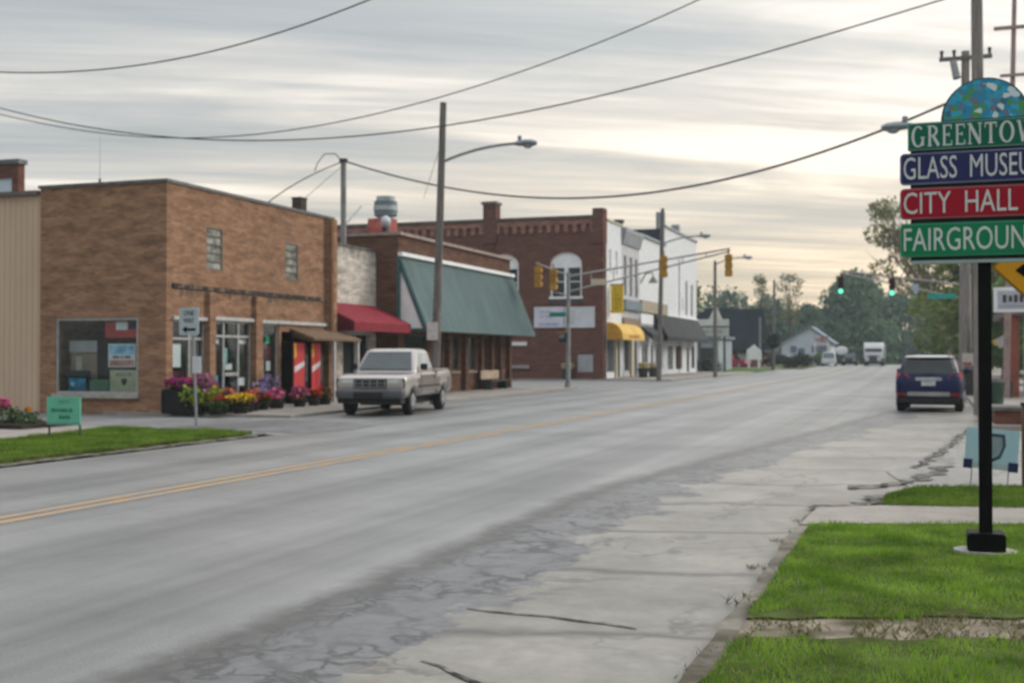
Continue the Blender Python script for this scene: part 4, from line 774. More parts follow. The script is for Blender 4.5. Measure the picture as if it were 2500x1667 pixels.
F4 = thing('white_tall_building', 'tall white flat topped building with a dark side wall, ending the white row', 'building', (XF, 105, 0))
hs = [(104.0, 104.5, 5.7, 7.2), (105.6, 106.0, 5.7, 6.9), (107.0, 108.2, 5.3, 8.5), (109.6, 110.9, 5.3, 8.3), (99.2, 101.5, .4, 2.6), (102.5, 105.6, .4, 2.6), (107.6, 109.0, .1, 2.6), (110, 111.8, .4, 2.6)]
w = MB(); w.wall('x', XF, -.3, 98.02, 112.6, .1, 12.4, hs); w.box(-34, XF - .3, 112.3, 112.6, .1, 12.4); w.build('wall', paint_b, F4)
MB().prism([(-34, .1), (XF - .3, .1), (XF - .3, 12.3), (-24, 12.3), (-34, 9.5)], 'y', 98.02, 98.3).build('side_wall', mat('navy_shingle', (.03, .038, .055), .8, .3, 2), F4); MB().box(-34, XF - .31, 98.3, 112.3, 11.8, 11.9).build('roof', roof_m, F4); MB().box(XF - .4, XF + .12, 98.0, 112.7, 12.4, 12.6).build('coping', gray_p, F4)
for i, h in enumerate(hs): window(F4, 'x', XF, *h, white_p, mat('slate_pane', (.16, .18, .22), .2, .3, 1) if i < 4 else dark_glass, .09, ((h[0] + h[1]) / 2,) if i in (4, 5) else (), (), name='shop_door' if i == 6 else 'window')
for y_, z_, m_ in ((99.6, 13.9, gray_p), (106.2, 13.5, gray_p)): MB().box(-21.6, -20.95, y_, y_ + .8, 11.9, z_).build('chimney', m_, F4)
MB().box(XF, XF + .15, 98.1, 112.6, 4.6, 5.15).build('white_fascia', white_p, F4)
o = thing('roof_vent', 'slate blue vent stack on the roof behind the gray storefront', 'vent', (-22, 86.3, 9.6)); MB().tube([(-21.6, 86.6, 9.9), (-21.6, 86.6, 11.6)], .32, 10).build('pipe', mat('slate_blue', (.10, .16, .2), .6), o); MB().tube([(-21.6, 86.6, 11.6), (-21.6, 86.6, 11.8)], .42, 10).build('cap', dkgray, o)
# awnings and signs of the row
A = thing('yellow_awning', 'curved yellow awning over the white storefront', 'awning', (XF, 82, 2.9)); ym = mat('yellow_fabric', (.62, .40, .10), .7, .15, 1.5)
pf = [(XF, 3.95)] + [(XF + 1.1 * math.sin(t), 2.95 + 1.0 * math.cos(t)) for t in [math.pi / 2 * i / 6 for i in range(1, 7)]] + [(XF + 1.1, 2.75), (XF + 1.05, 2.75), (XF + 1.0, 2.95), (XF, 3.85)]
MB().prism(pf, 'y', 78.9, 85.6).build('canopy', ym, A); blurred_words(mat('orange_print', (.5, .22, .03), .7), A, (XF + 1.1, 82.5, 3.0), 4.5, .35, 1, '+x', .01, 3)
MB().prism(pf[:-3] + [(XF, 2.75)], 'y', 78.86, 78.9).build('end_panel', mat('orange_panel', (.55, .28, .03), .7, .2, 2), A)
A = thing('black_awning', 'long black sloped awning over the shop fronts of the tall white building', 'awning', (XF, 101, 2.8)); bk = mat('charcoal_fabric', (.035, .037, .04), .8, .2, 1)
MB().prism([(XF + .16, 5.0), (XF + 1.2, 3.2), (XF + 1.2, 2.85), (XF + 1.15, 2.85), (XF + 1.15, 3.15), (XF + .16, 4.85)], 'y', 93.5, 112.4).build('canopy', bk, A)
MB().prism([(XF + .16, 4.9), (XF + 1.15, 3.15), (XF + 1.15, 2.85), (XF + .16, 2.85)], 'y', 93.44, 93.5).build('end_panel', black_m, A)
A = thing('short_black_awning', 'short black awning left of the long one on the white flat front', 'awning', (XF, 90.5, 2.8))
MB().prism([(XF + .02, 3.95), (XF + 1.0, 3.3), (XF + 1.0, 2.85), (XF + .95, 2.85), (XF + .02, 3.8)], 'y', 88.8, 92.6).build('canopy', bk, A)
o = thing('projecting_sign', 'tall yellow vertical sign projecting from the white storefront', 'sign', (XF, 79.6, 4.6))
MB().box(XF + .1, XF + .95, 79.55, 79.7, 4.58, 6.5).build('board', mat('sign_yellow', (.62, .42, .015), .5, .12, 2), o); MB().box(XF, XF + 1.0, 79.58, 79.66, 6.5, 6.58).box(XF, XF + .1, 79.58, 79.66, 4.7, 4.76).build('bracket', dkgray, o)
blurred_words(mat('olive_print', (.36, .27, .02), .6), o, (XF + .52, 79.55, 5.55), .34, 1.6, 5, seed=41)
o = thing('wall_lamp', 'old gooseneck lamp on the plain white upper wall', 'lamp', (XF, 88.9, 7.0)); MB().tube([(XF, 89, 7.2), (XF + .4, 89, 7.9), (XF + .9, 89, 8.0), (XF + 1.0, 89, 7.6)], .05, 6).build('arm', dkgray, o); MB().tube([(XF + 1.0, 89, 7.65), (XF + 1.0, 89, 7.2)], [.12, .38], 10).build('lamp_shade', mat('olive_gray', (.2, .2, .16), .6), o)

# ------------------------------------------------------------------ far houses and signs
Hd = thing('dark_roof_house', 'low red house with a broad dark navy roof beyond the white row', 'house', (-20, 145, gz(145))); g0 = gz(145)
MB().box(-30, -18.6, 141, 156, g0 - .2, g0 + 2.4).build('wall', mat('dull_red_siding', (.26, .12, .12), .8, .2, 1), Hd)
MB().prism([(-31, g0 + 1.9), (-24.2, g0 + 6.9), (-17.6, g0 + 1.9), (-17.6, g0 + 1.7), (-31, g0 + 1.7)], 'y', 140, 157).build('roof', mat('navy_roof', (.022, .03, .045), .85, .25, 1.2), Hd)
MB().prism([(-24.2, g0 + 6.9), (-17.6, g0 + 6.75), (-16.9, g0 + 1.95), (-31, g0 + 1.95)], 'y', 139.6, 140.0).build('roof_face', mat('navy_roof', (.022, .03, .045)), Hd)
for q in (-28, -24.5, -20.8): MB().box(q, q + 1.1, 140.94, 140.99, g0 + .7, g0 + 1.7).build('window', white_p, Hd)
MB().box(-18.1, -17.9, 139.5, 139.7, g0, g0 + 5.8).build('flue', galv, Hd)
Hw = thing('white_gabled_house', 'white gabled house in front of the far trees', 'house', (-14.5, 166, gz(166))); g0 = gz(166)
wm_ = mat('pale_blue_white_siding', (.5, .54, .59), .7, .08, 1)
w = MB(); w.box(-18.4, -12.0, 165, 175, g0 - .2, g0 + 3.1); w.prism([(-18.4, g0 + 3.1), (-12.0, g0 + 3.1), (-14.6, g0 + 5.1)], 'y', 165, 165.3); w.build('wall', wm_, Hw)
MB().prism([(-19.0, g0 + 2.8), (-14.6, g0 + 5.3), (-11.5, g0 + 3.0), (-11.5, g0 + 2.85), (-14.6, g0 + 5.12), (-19.0, g0 + 2.65)], 'y', 164.7, 175.2).build('roof', mat('gray_blue_roof', (.16, .2, .24), .8, .2, 1), Hw)
for a_, b_, z0, z1 in ((-17.2, -16.4, 1.7, 2.6), (-16.2, -15.3, .6, 2.3), (-14.4, -13.7, 1.7, 2.6), (-13.6, -12.3, .1, 2.6)): f = MB().box(a_, b_, 164.92, 164.98, g0 + z0, g0 + z1).build('window', mat('gray_pane', (.14, .17, .2), .3), Hw)
MB().box(-18.6, -11.9, 163.6, 165, g0 + 1.1, g0 + 1.25).build('porch_roof', mat('porch_gray', (.3, .33, .36), .7), Hw)
for q in (-18.4, -15.6, -12.2): MB().box(q, q + .15, 163.7, 163.85, g0 - .1, g0 + 1.1).build('porch_post', white_p, Hw)
o = thing('red_shop_sign', 'small faded red and white sign in front of the white gabled house', 'sign', (-13, 163, gz(163))); g0 = gz(163)
MB().box(-13.9, -12.1, 162.9, 163.05, g0 + 3.0, g0 + 3.9).build('board', mat('faded_sign_red', (.42, .19, .18), .7, .5, 2, col2=(.6, .5, .5)), o); MB().box(-12.25, -12.1, 162.9, 163.05, g0, g0 + 3.0).box(-13.9, -13.75, 162.9, 163.05, g0, g0 + 3.0).build('post', white_p, o)
Hg = thing('gray_shop_house', 'gray blue low building with a white porch between the hedges and the dark roof', 'house', (-21.5, 124, 0)); g0 = gz(124)
MB().box(-27, -19.8, 121, 130, g0 - .2, g0 + 3.3).build('wall', mat('gray_blue_siding', (.3, .34, .37), .8, .15, 1), Hg); MB().box(-27.4, -19.5, 120.6, 130.4, g0 + 3.3, g0 + 3.6).build('roof', mat('slate_band', (.16, .2, .23)), Hg)
MB().box(-21.6, -20.2, 120.95, 121, g0 + .9, g0 + 2.4).build('window', dark_glass, Hg); MB().box(-23.4, -22.3, 120.95, 121, g0, g0 + 2.2).build('door', white_p, Hg)
o = thing('cabinet_sign', 'two tier white cabinet sign on a post past the tall white building', 'sign', (-19.2, 116, 0)); g0 = gz(116); cs = mat('sign_offwhite', (.5, .52, .5), .5, .1, 1.5)
MB().box(-21.2, -18.0, 115.9, 116.2, g0 + 4.55, g0 + 5.2).build('board', cs, o); MB().box(-21.2, -18.0, 115.9, 116.2, g0 + 3.55, g0 + 4.4).build('board', mat('sign_graygreen', (.36, .39, .36), .5, .1, 1.5), o); MB().prism([(-19.9, g0 + 5.2), (-18.6, g0 + 5.2), (-19.1, g0 + 6.3), (-19.4, g0 + 6.3)], 'y', 115.95, 116.1).build('topper', cs, o)
MB().box(-20.9, -20.7, 115.95, 116.1, g0, g0 + 3.55).box(-18.5, -18.3, 115.95, 116.1, g0, g0 + 3.55).build('post', dkgray, o); blurred_words(mat('graygreen_print', (.2, .24, .22), .6), o, (-19.6, 115.9, g0 + 4.0), 2.6, .5, 1, seed=51)
o = thing('round_sign', 'white oval sign on a short post beside the far road', 'sign', (-8.9, 165, gz(165))); g0 = gz(165); MB().tube([(-10.2, 160, g0), (-10.2, 160, g0 + 1.6)], .08, 6).build('post', dkgray, o); MB().ell((-10.2, 159.9, g0 + 1.95), (.85, .1, .55), 14, 8).build('board', white_p, o)

# ------------------------------------------------------------------ poles, street lights, signals, wires
def street_light(name, label, base, top, arm0, arm1, r0=.16, r1=.11, m=wood_t, group='street lights along the road', sign=False):
    """pole leaning from base to top, with a cobra head lamp on an arm"""
    t = thing(name, label, 'street light', base, 0, group)
    MB().tube([base, tuple((Vector(base) + Vector(top)) / 2), top], [r0, (r0 + r1) / 2, r1], 10).build('pole', m, t)
    a0, a1 = Vector(arm0), Vector(arm1); d = (a1 - a0)
    pts = [a0 + Vector((d.x * f, d.y * f, d.z * (1 - (1 - f) ** 2.0))) for f in [i / 8 for i in range(9)]]
    arm = MB().tube(pts, .05, 8); ao = arm.build('arm', galv, t)
    h = Vector((d.x, d.y, 0)).normalized(); sd_ = Vector((-h.y, h.x, 0)); Mx = Matrix((h, sd_, Vector((0, 0, 1)))).transposed()
    c = a1 + h * .32
    lm = MB(); rings = []
    for u, wv, ht, dz in ((-.36, .05, .05, 0), (-.2, .11, .09, 0), (.05, .17, .12, 0), (.3, .17, .11, -.01), (.44, .09, .06, -.02)):
        rings.append([tuple(c + h * u + sd_ * (wv * math.cos(q)) + Vector((0, 0, dz + ht * math.sin(q)))) for q in [2 * math.pi * k / 10 for k in range(10)]])
    lm.rings(rings); lm.tube([tuple(c + Vector((0, 0, .1)) - h * .15), tuple(c + Vector((0, 0, .24)) - h * .15)], .07, 8)
    lo = lm.build('lamp_head', mat('lamp_steel', (.22, .25, .28), .5, .2, 5, metal=.3), t); MB().ell(tuple(c + h * .14 - Vector((0, 0, .1))), (.16, .13, .09), 10, 6).build('lens', mat('lamp_lens', (.3, .33, .35), .2), lo)
    return t
t = street_light('street_light', 'tall wooden pole with a cobra street lamp rising behind the pickup truck', (-15.62, 37, 0), (-15.3, 37, 10.15), (-15.36, 37, 8.14), (-12.75, 37, 8.62))
MB().box(-15.8, -15.42, 36.78, 36.81, 2.15, 2.75).build('parking_sign', mat('sign_pale_pink', (.55, .5, .5), .6, .15, 6), t)
street_light('street_light', 'leaning wooden pole with a street lamp in front of the white row', (-16.33, 76.1, 0), (-16.05, 76.1, 11.2), (-16.1, 76.1, 8.9), (-13.7, 76.1, 9.35), .17, .12)
street_light('street_light', 'street lamp pole beside the cabinet sign', (-15.3, 92, 0), (-15.3, 92, 9.0), (-15.3, 92, 8.7), (-13.2, 92, 9.2), .16, .11)
street_light('street_light', 'farthest street lamp pole by the dark roofed house', (-15.35, 130, gz(130)), (-15.25, 130, 9.8), (-15.3, 130, 9.2), (-13.9, 130, 9.75), .17, .12)
street_light('street_light', 'weathered pole behind the directional sign with a lamp reaching over the road', (1.33, 32.2, .12), (1.28, 32.2, 12.2), (1.28, 32.2, 7.5), (-.28, 32.2, 7.54), .17, .14, mat('gray_pole_wood', (.22, .20, .185), .9, .3, 5, (3, 3, .25), bump=.4))
t = thing('utility_pole', 'weathered utility pole with a crossarm on the far right corner', 'utility pole', (1.72, 52, .12)); MB().tube([(1.55, 52, .12), (1.64, 52, 14.1)], [.24, .16], 12).build('pole', mat('gray_pole_wood', (.22, .2, .185)), t)
MB().box(.62, 2.65, 51.8, 51.92, 13.72, 13.88).build('crossarm', wood_t, t)
for q in (.72, 1.2, 2.55): MB().tube([(q, 51.86, 13.88), (q, 51.86, 14.15)], [.05, .08], 8).build('insulator', dkgray, t)
MB().tube([(1.15, 51.8, 13.7), (1.3, 51.7, 12.95)], [.13, .16], 10).build('transformer', galv, t)
t = thing('steel_post', 'slender dark brown post behind the thick utility pole', 'post', (1.98, 54, .12)); MB().tube([(1.98, 54, .12), (1.98, 54, 9.5)], [.09, .07], 8).build('shaft', mat('dark_brown_post', (.09, .06, .05), .7), t); MB().tube([(1.98, 54, 9.5), (1.98, 54, 9.58)], .1, 8).build('cap', dkgray, t)
t = thing('utility_pole', 'leaning pole with crossed arms at the right edge of the photo', 'utility pole', (4.0, 40, .12)); MB().tube([(1.9, 40, .12), (2.35, 40, 13.0)], [.11, .09], 10).build('pole', wood_t, t) if False else MB().tube([(2.75, 46, .12), (3.1, 46, 14.5)], [.13, .08], 10).build('pole', mat('pinkish_pole', (.3, .22, .2), .8), t)
MB().box(2.4, 4.6, 45.85, 45.95, 13.3, 13.42).box(2.6, 4.4, 45.85, 45.95, 11.6, 11.7).build('crossarm', mat('pinkish_pole', (.3, .22, .2)), t)

def signal_head(parent, c, face, lit=None, ym=None, name='signal_head'):
    """three section traffic signal; face 1 shows lenses towards the camera (-y), -1 shows its back"""
    ym = ym or mat('signal_yellow', (.36, .19, .025), .55, .25, 3); x, y, z = c; h = MB()
    for i in range(3): h.box(x - .17, x + .17, y - .1, y + .1, z + .35 - i * .35 - .17, z + .35 - i * .35 + .165)
    h.box(x - .04, x + .04, y - .04, y + .04, z + .5, z + .78)
    ho = h.build(name, ym, parent, bevel=.03)
    for i, cm_ in enumerate(('red', 'amber', 'green')):
        zc = z + .35 - i * .35; on = lit == cm_
        vz = MB(); vz.tube([(x, y - face * .1, zc), (x, y - face * .32, zc)], [.15, .155], 12, cap=False)
        if face > 0:
            if i != 2 or not on: vz.build('visor', mat('visor_dark', (.05, .02, .015), .6), ho)
            MB().tube([(x, y - face * .1, zc), (x, y - face * .13, zc)], .145, 14).build('lens', emit('green_lit', (.12, .75, .48), 1.1) if on else mat('lens_dark', (.10, .025, .02), .3), ho)
        else:
            vz.build('visor', ym, ho)
    return ho
def truss(parent, p0, p1, gap0, gap1):
    a = MB(); p0, p1 = Vector(p0), Vector(p1); a.tube([p0, p1], .045, 8); q0, q1 = p0 - Vector((0, 0, gap0)), p1 - Vector((0, 0, gap1)); a.tube([q0, q1], .04, 8)
    for i in range(1, 7): f = i / 7; a.tube([p0.lerp(p1, f), q0.lerp(q1, f)], .025, 6)
    return a.build('truss_arm', mat('arm_steel', (.33, .30, .30), .5, .15, 4, metal=.3), parent)
t = thing('traffic_signal', 'signal post on the near left corner with a truss arm reaching over the road', 'traffic signal', (-16.6, 56.3, .07), 0, 'traffic signals at the junction')
MB().tube([(-16.62, 56.3, .07), (-16.62, 56.3, .5), (-16.6, 56.3, 5.75)], [.19, .12, .09], 12).build('post', mat('post_steel', (.24, .25, .25), .55, .2, 4, metal=.3), t)
truss(t, (-16.55, 56.25, 5.55), (-8.65, 56.25, 6.68), .75, .12)
signal_head(t, (-11.8, 56.15, 5.9), -1); signal_head(t, (-8.7, 56.15, 5.88), -1); signal_head(t, (-18.15, 56.2, 5.55), -1); signal_head(t, (-17.35, 56.2, 5.4), -1)
MB().tube([(-16.6, 56.3, 5.6), (-18.3, 56.3, 6.25)], .04, 8).tube([(-16.6, 56.3, 4.6), (-17.4, 56.3, 4.8)], .035, 8).build('side_arm', mat('arm_steel', (.33, .3, .3)), t)
MB().box(-15.4, -14.65, 56.1, 56.13, 5.08, 5.38).build('lane_sign', cream_p, t)
MB().box(-17.55, -16.72, 56.2, 56.23, 3.56, 3.78).build('street_name_sign', mat('sign_green', (.01, .2, .13), .5, .12, 5), t)
p_ = MB().box(-17.05, -16.72, 56.1, 56.35, 2.3, 2.75).build('pedestrian_signal', mat('ped_black', (.03, .025, .025), .6), t, bevel=.02); MB().box(-17.1, -16.7, 55.95, 56.3, 2.76, 2.82).build('visor', mat('ped_orange', (.4, .18, .05), .6), p_); MB().box(-17.02, -16.75, 56.09, 56.1, 2.5, 2.72).build('lens', mat('ped_gray', (.25, .28, .3), .3), p_)
t = thing('traffic_signal', 'signal post on the far right corner with two green lights on its arm', 'traffic signal', (2.4, 72, .12), 0, 'traffic signals at the junction')
MB().tube([(2.4, 72, .12), (2.4, 72, 6.3)], [.14, .1], 12).build('post', mat('post_steel', (.24, .25, .25)), t); truss(t, (2.35, 71.95, 5.62), (-4.6, 71.95, 6.62), .8, .15)
dk = mat('signal_dark_red', (.075, .03, .02), .6)
signal_head(t, (-4.6, 71.8, 5.75), 1, 'green', dk); signal_head(t, (-1.75, 71.8, 5.6), 1, 'green', dk)
MB().prism([(-.62, 5.5), (-.6, 5.74), (-.3, 5.74), (-.28, 5.5), (-.32, 5.26), (-.45, 5.12), (-.58, 5.26)], 'y', 71.7, 71.73).build('route_shield', mat('shield_blue_gray', (.33, .4, .5), .5, .1, 6), t)
MB().box(.2, 1.7, 71.7, 71.73, 4.88, 5.15).build('street_name_sign', mat('sign_teal', (.02, .3, .25), .5, .1, 5), t)

def cable(name, label, pts, r, n=40, m=None, group='overhead cables'):
    """smooth sagging cable through the given points (quadratic/lagrange in the plan distance)"""
    P = [Vector(p) for p in pts]; s = [0]
    for a, b_ in zip(P[:-1], P[1:]): s.append(s[-1] + (b_ - a).length)
    out_ = []
    for i in range(n + 1):
        u = s[-1] * i / n; q = Vector((0, 0, 0))
        for j in range(len(P)):
            l = 1.0
            for k_ in range(len(P)):
                if k_ != j: l *= (u - s[k_]) / (s[j] - s[k_])
            q += P[j] * l
        out_.append(q)
    return tag(MB().tube(out_, r, 6).build(name, m or mat('cable_rubber', (.07, .065, .065), .7, .2, 4)), label, 'cable', group)
cable('overhead_cable', 'topmost sagging cable, leaving the picture at the top left', [(-20, 18, 7.5), (-16.47, 18, 6.97), (-13.54, 18, 6.85), (-8.85, 18, 7.57), (-4.8, 18, 8.9)], .013)
cable('overhead_cable', 'long sagging cable crossing the sky up to the top right', [(-34, 31.5, 11.6), (-28.83, 31.5, 9.8), (-17.49, 31.5, 8.09), (-6.91, 31.5, 8.98), (1.3, 32.2, 10.9)], .021, 60)
cable('overhead_cable', 'thinner cable rising steeply to the top centre of the picture', [(-25, 24, 8.45), (-21.97, 24, 7.69), (-16.34, 24, 6.76), (-10.11, 24, 7.25), (-4.37, 24, 8.83), (-1.5, 24, 10.1)], .013, 50)
cable('overhead_cable', 'thick bundled cable from the service mast to the lamp pole on the right', [(-20.9, 40.6, 9.05), (-14.0, 38.1, 7.15), (-9.0, 36.2, 6.62), (-3.0, 33.8, 7.15), (1.3, 32.2, 8.35)], .036, 60, mat('bundle', (.13, .11, .115), .7, .2, 4))
cable('overhead_cable', 'cable dropping from the service mast to the tan shop roof', [(-20.9, 40.6, 9.02), (-21.6, 38.6, 8.05), (-22.3, 35.5, 6.0)], .022)
cable('overhead_cable', 'thin wire from the service mast down to the dark chimney', [(-20.9, 40.6, 8.9), (-20.3, 36.3, 6.95)], .01, 6)
cable('overhead_cable', 'thin wire running down left from the wooden lamp pole', [(-15.34, 37, 8.9), (-18.4, 42.5, 7.75)], .009, 4)
t = thing('cable_loop', 'small loop of spare cable beside the top of the service mast', 'cable', (-20.9, 40.6, 9.0)); MB().tube([(-20.95, 40.55, 9.05), (-21.15, 40.4, 9.3), (-21.5, 40.2, 9.28), (-21.7, 40.0, 8.9), (-21.75, 39.9, 8.6)], .02, 6).build('strand', mat('cable_rubber', (.07, .065, .065)), t)

# ------------------------------------------------------------------ vehicles
tyre_m = mat('tyre_rubber', (.014, .014, .015), .85, .3, 8); rim_m = mat('alloy_rim', (.36, .36, .37), .4, .15, 8, metal=.5)
car_glass = mat('car_glass', (.025, .042, .05), .05, .4, .8, spec=.75); rub = mat('black_plastic', (.02, .02, .022), .6, .3, 8)
def rrect(y0, y1, hw, r, z, n=5, zf=None):
    """rounded rectangle ring at height z; zf adds a height per y"""
    pts = []
    for cx, cy, a0 in ((hw - r, y1 - r, 0), (-hw + r, y1 - r, 90), (-hw + r, y0 + r, 180), (hw - r, y0 + r, 270)):
        for k in range(n):
            a = R(a0 + 90 * k / (n - 1)); pts.append((cx + r * math.cos(a), cy + r * math.sin(a)))
    return [(px_, py_, z + (zf(py_) if zf else 0)) for px_, py_ in pts]
def dense(ring, k=6):
    o = []
    for i, p in enumerate(ring):
        q = ring[(i + 1) % len(ring)]; m = k if i % 5 == 4 else 1
        for j in range(m): o.append(tuple(Vector(p).lerp(Vector(q), j / m)))
    return o
def wheel(parent, x, y, r, w, side):
    t = MB(); t.tube([(x - w / 2, y, r), (x - w * .4, y, r), (x + w * .4, y, r), (x + w / 2, y, r)], [r * .9, r, r, r * .9], 24); wo = t.build('wheel', tyre_m, parent, local=True)
    q = MB(); q.tube([(x + side * w * .30, y, r), (x + side * (w / 2 + .012), y, r)], [r * .62, r * .58], 18)
    for k in range(5):
        a = 2 * math.pi * k / 5; q.box(-.03, .03, -.05, .05, .12, r * .5); vs = q.v[-8:]; q.v[-8:] = [(x + side * (w / 2 + .02) + v_[0] * .4, y + v_[1] * math.cos(a) - v_[2] * math.sin(a), r + v_[1] * math.sin(a) + v_[2] * math.cos(a)) for v_ in vs]
    q.build('rim', rim_m, wo, local=True); return wo
def cut_arches(ob, ys_, r, hw):
    cs = []
    for y_ in ys_:
        c = MB(); c.tube([(-hw - .3, y_, r * 1.0), (hw + .3, y_, r * 1.0)], r * 1.19, 24); o = c.build('cutter', rub); o.data.materials.clear(); o.data.materials.append(ob.data.materials[0]); cs.append(o)
        md = ob.modifiers.new('b', 'BOOLEAN'); md.operation = 'DIFFERENCE'; md.object = o; md.solver = 'EXACT'
    par = ob.parent; M0 = ob.matrix_basis.copy(); ob.parent = None; ob.matrix_basis = Matrix()
    bpy.context.view_layer.update(); dg = bpy.context.evaluated_depsgraph_get(); me = bpy.data.meshes.new_from_object(ob.evaluated_get(dg))
    ob.modifiers.clear(); old = ob.data; ob.data = me; me.name = ob.name; bpy.data.meshes.remove(old); ob.parent = par; ob.matrix_basis = M0
    for o in cs: d = o.data; bpy.data.objects.remove(o); bpy.data.meshes.remove(d)
def hexa(b, p8, m=0): b.add(p8, [(3, 2, 1, 0), (4, 5, 6, 7), (0, 1, 5, 4), (1, 2, 6, 5), (2, 3, 7, 6), (3, 0, 4, 7)], m)

# --- champagne pickup truck, front towards -y
champ = mat('champagne_paint', (.36, .33, .315), .3, .05, 1.5, metal=.25, coat=.5, spec=.5); lower = mat('taupe_paint', (.15, .122, .11), .38, .06, 1.5, metal=.2, coat=.3)
def pickup(loc, rz):
    T = thing('pickup_truck', 'champagne pickup truck parked at the left kerb, facing the camera', 'pickup truck', loc, rz)
    hood = lambda y_: -.13 * max(0, (-y_ - 1.2) / 1.5) ** 1.5
    rg = [dense(rrect(-2.62, 2.72, .93, .12, .50)), dense(rrect(-2.72, 2.75, .965, .16, .64)), dense(rrect(-2.74, 2.76, .975, .14, .85)), dense(rrect(-2.71, 2.75, .965, .14, 1.09, zf=lambda y_: hood(y_) * .6)), dense(rrect(-2.64, 2.74, .945, .15, 1.165, zf=lambda y_: hood(y_) * .85)), dense(rrect(-2.5, 2.72, .88, .18, 1.2, zf=hood))]
    b = MB(); b.rings(rg); body = b.build('body', champ, T, local=True); cut_arches(body, (-1.83, 1.67), .37, 1.0)
    cb = MB(); cb.rings([dense(rrect(-1.35, .82, .88, .12, 1.14)), dense(rrect(-1.2, .78, .865, .14, 1.3)), dense(rrect(-.72, .58, .76, .16, 1.74)), dense(rrect(-.60, .52, .70, .18, 1.80)), dense(rrect(-.45, .42, .58, .18, 1.825))])
    cab = cb.build('cab', champ, T, local=True)
    w = MB(); hexa(w, [(-.76, -1.275, 1.24), (.76, -1.275, 1.24), (.62, -.775, 1.725), (-.62, -.775, 1.725), (-.76, -1.30, 1.25), (.76, -1.30, 1.25), (.62, -.80, 1.735), (-.62, -.80, 1.735)]); w.build('windshield', car_glass, T, local=True)
    w = MB(); hexa(w, [(-.7, .785, 1.28), (.7, .785, 1.28), (.6, .63, 1.68), (-.6, .63, 1.68), (-.7, .81, 1.28), (.7, .81, 1.28), (.6, .65, 1.68), (-.6, .65, 1.68)]); w.build('rear_window', car_glass, T, local=True)
    for sd_ in (-1, 1):
        w = MB(); hexa(w, [(sd_ * q[0], q[1], q[2]) for q in ((.86, -1.0, 1.28), (.86, .55, 1.28), (.755, .45, 1.70), (.755, -.62, 1.70), (.882, -1.0, 1.28), (.882, .55, 1.28), (.775, .45, 1.70), (.775, -.62, 1.70))]); w.build('side_window', mat('side_glass', (.28, .31, .33), .1, .3, .8, spec=.8), T, local=True)
        d = MB(); d.box(sd_ * .965, sd_ * .985, -1.0, .62, .62, 1.08); do = d.build('door', lower, T, local=True); MB().box(sd_ * .966, sd_ * .972, .63, .655, .55, 1.18).box(sd_ * .966, sd_ * .972, -1.035, -1.01, .55, 1.18).box(sd_ * .95, sd_ * .972, .80, .83, .55, 1.16).build('panel_gap', rub, do, local=True); MB().box(sd_ * .98, sd_ * 1.0, .4, .58, 1.0, 1.05).build('handle', rub, do, local=True)
        for a_, c_ in ((.66, 1.2), (2.15, 2.7), (-1.34, -1.04)): MB().box(sd_ * .965, sd_ * .98, a_, c_, .62, .99).build('lower_panel', lower, T, local=True)
        MB().box(sd_ * .97, sd_ * .99, -1.36, 1.2, .74, .79).build('side_moulding', rub, T, local=True)
        m = MB(); m.box(sd_ * .93, sd_ * 1.13, -.98, -.9, 1.22, 1.4); m.build('mirror', rub, T, local=True, bevel=.02)
        l = MB(); l.box(sd_ * .46, sd_ * .80, -2.73, -2.55, .80, .98); lo = l.build('headlight', mat('headlight', (.62, .64, .62), .15, .1, 5, spec=.8), T, local=True, bevel=.02); MB().box(sd_ * .44, sd_ * .955, -2.70, -2.5, .765, 1.0).build('lamp_surround', rub, T, local=True); MB().box(sd_ * .80, sd_ * .945, -2.69, -2.42, .80, .99).build('turn_signal', mat('amber', (.55, .24, .08), .3), lo, local=True, bevel=.02)
        MB().box(sd_ * .72, sd_ * .9, 2.73, 2.79, .75, 1.1).build('tail_light', mat('tail_red', (.3, .02, .02), .3), T, local=True)
        for y_ in (-1.83, 1.67): wheel(T, sd_ * .83, y_, .37, .24, sd_)
    g = MB(); g.box(-.46, .46, -2.75, -2.6, .75, 1.01); go = g.build('grille', mat('grille_dark', (.02, .02, .023), .5), T, local=True)
    h = MB()
    for i in range(5): h.box(-.42 + i * .21 - .012, -.42 + i * .21 + .012, -2.768, -2.75, .79, .985)
    for q in (.785, .88, .975): h.box(-.44, .44, -2.762, -2.75, q - .01, q + .01)
    h.build('grille_bar', mat('chrome_gray', (.3, .3, .3), .35, .1, 4, metal=.6), go, local=True)
    f = MB(); f.rings([dense(rrect(-2.90, -2.45, .93, .14, .48)), dense(rrect(-2.93, -2.45, .95, .15, .56)), dense(rrect(-2.90, -2.45, .95, .14, .68)), dense(rrect(-2.84, -2.45, .93, .12, .72))]); fo = f.build('front_bumper', mat('bumper_gray', (.085, .085, .092), .45, .12, 3, metal=.2), T, local=True)
    MB().box(-.4, .4, -2.945, -2.9, .5, .64).build('air_intake', rub, fo, local=True); MB().box(-.88, .88, -2.82, -2.4, .34, .48).build('valance', rub, T, local=True)
    MB().box(-.9, .9, 2.74, 2.92, .5, .66).build('rear_bumper', mat('bumper_gray', (.15, .15, .16)), T, local=True, bevel=.03)
    MB().box(-.78, .78, .92, 2.6, 1.2, 1.207).build('bed_floor', rub, T, local=True)
    rr_ = MB(); rr_.box(-.9, -.78, .86, 2.7, 1.19, 1.24); rr_.box(.78, .9, .86, 2.7, 1.19, 1.24); rr_.box(-.78, .78, 2.6, 2.7, 1.19, 1.24); rr_.build('bed_rail', champ, T, local=True, bevel=.02)
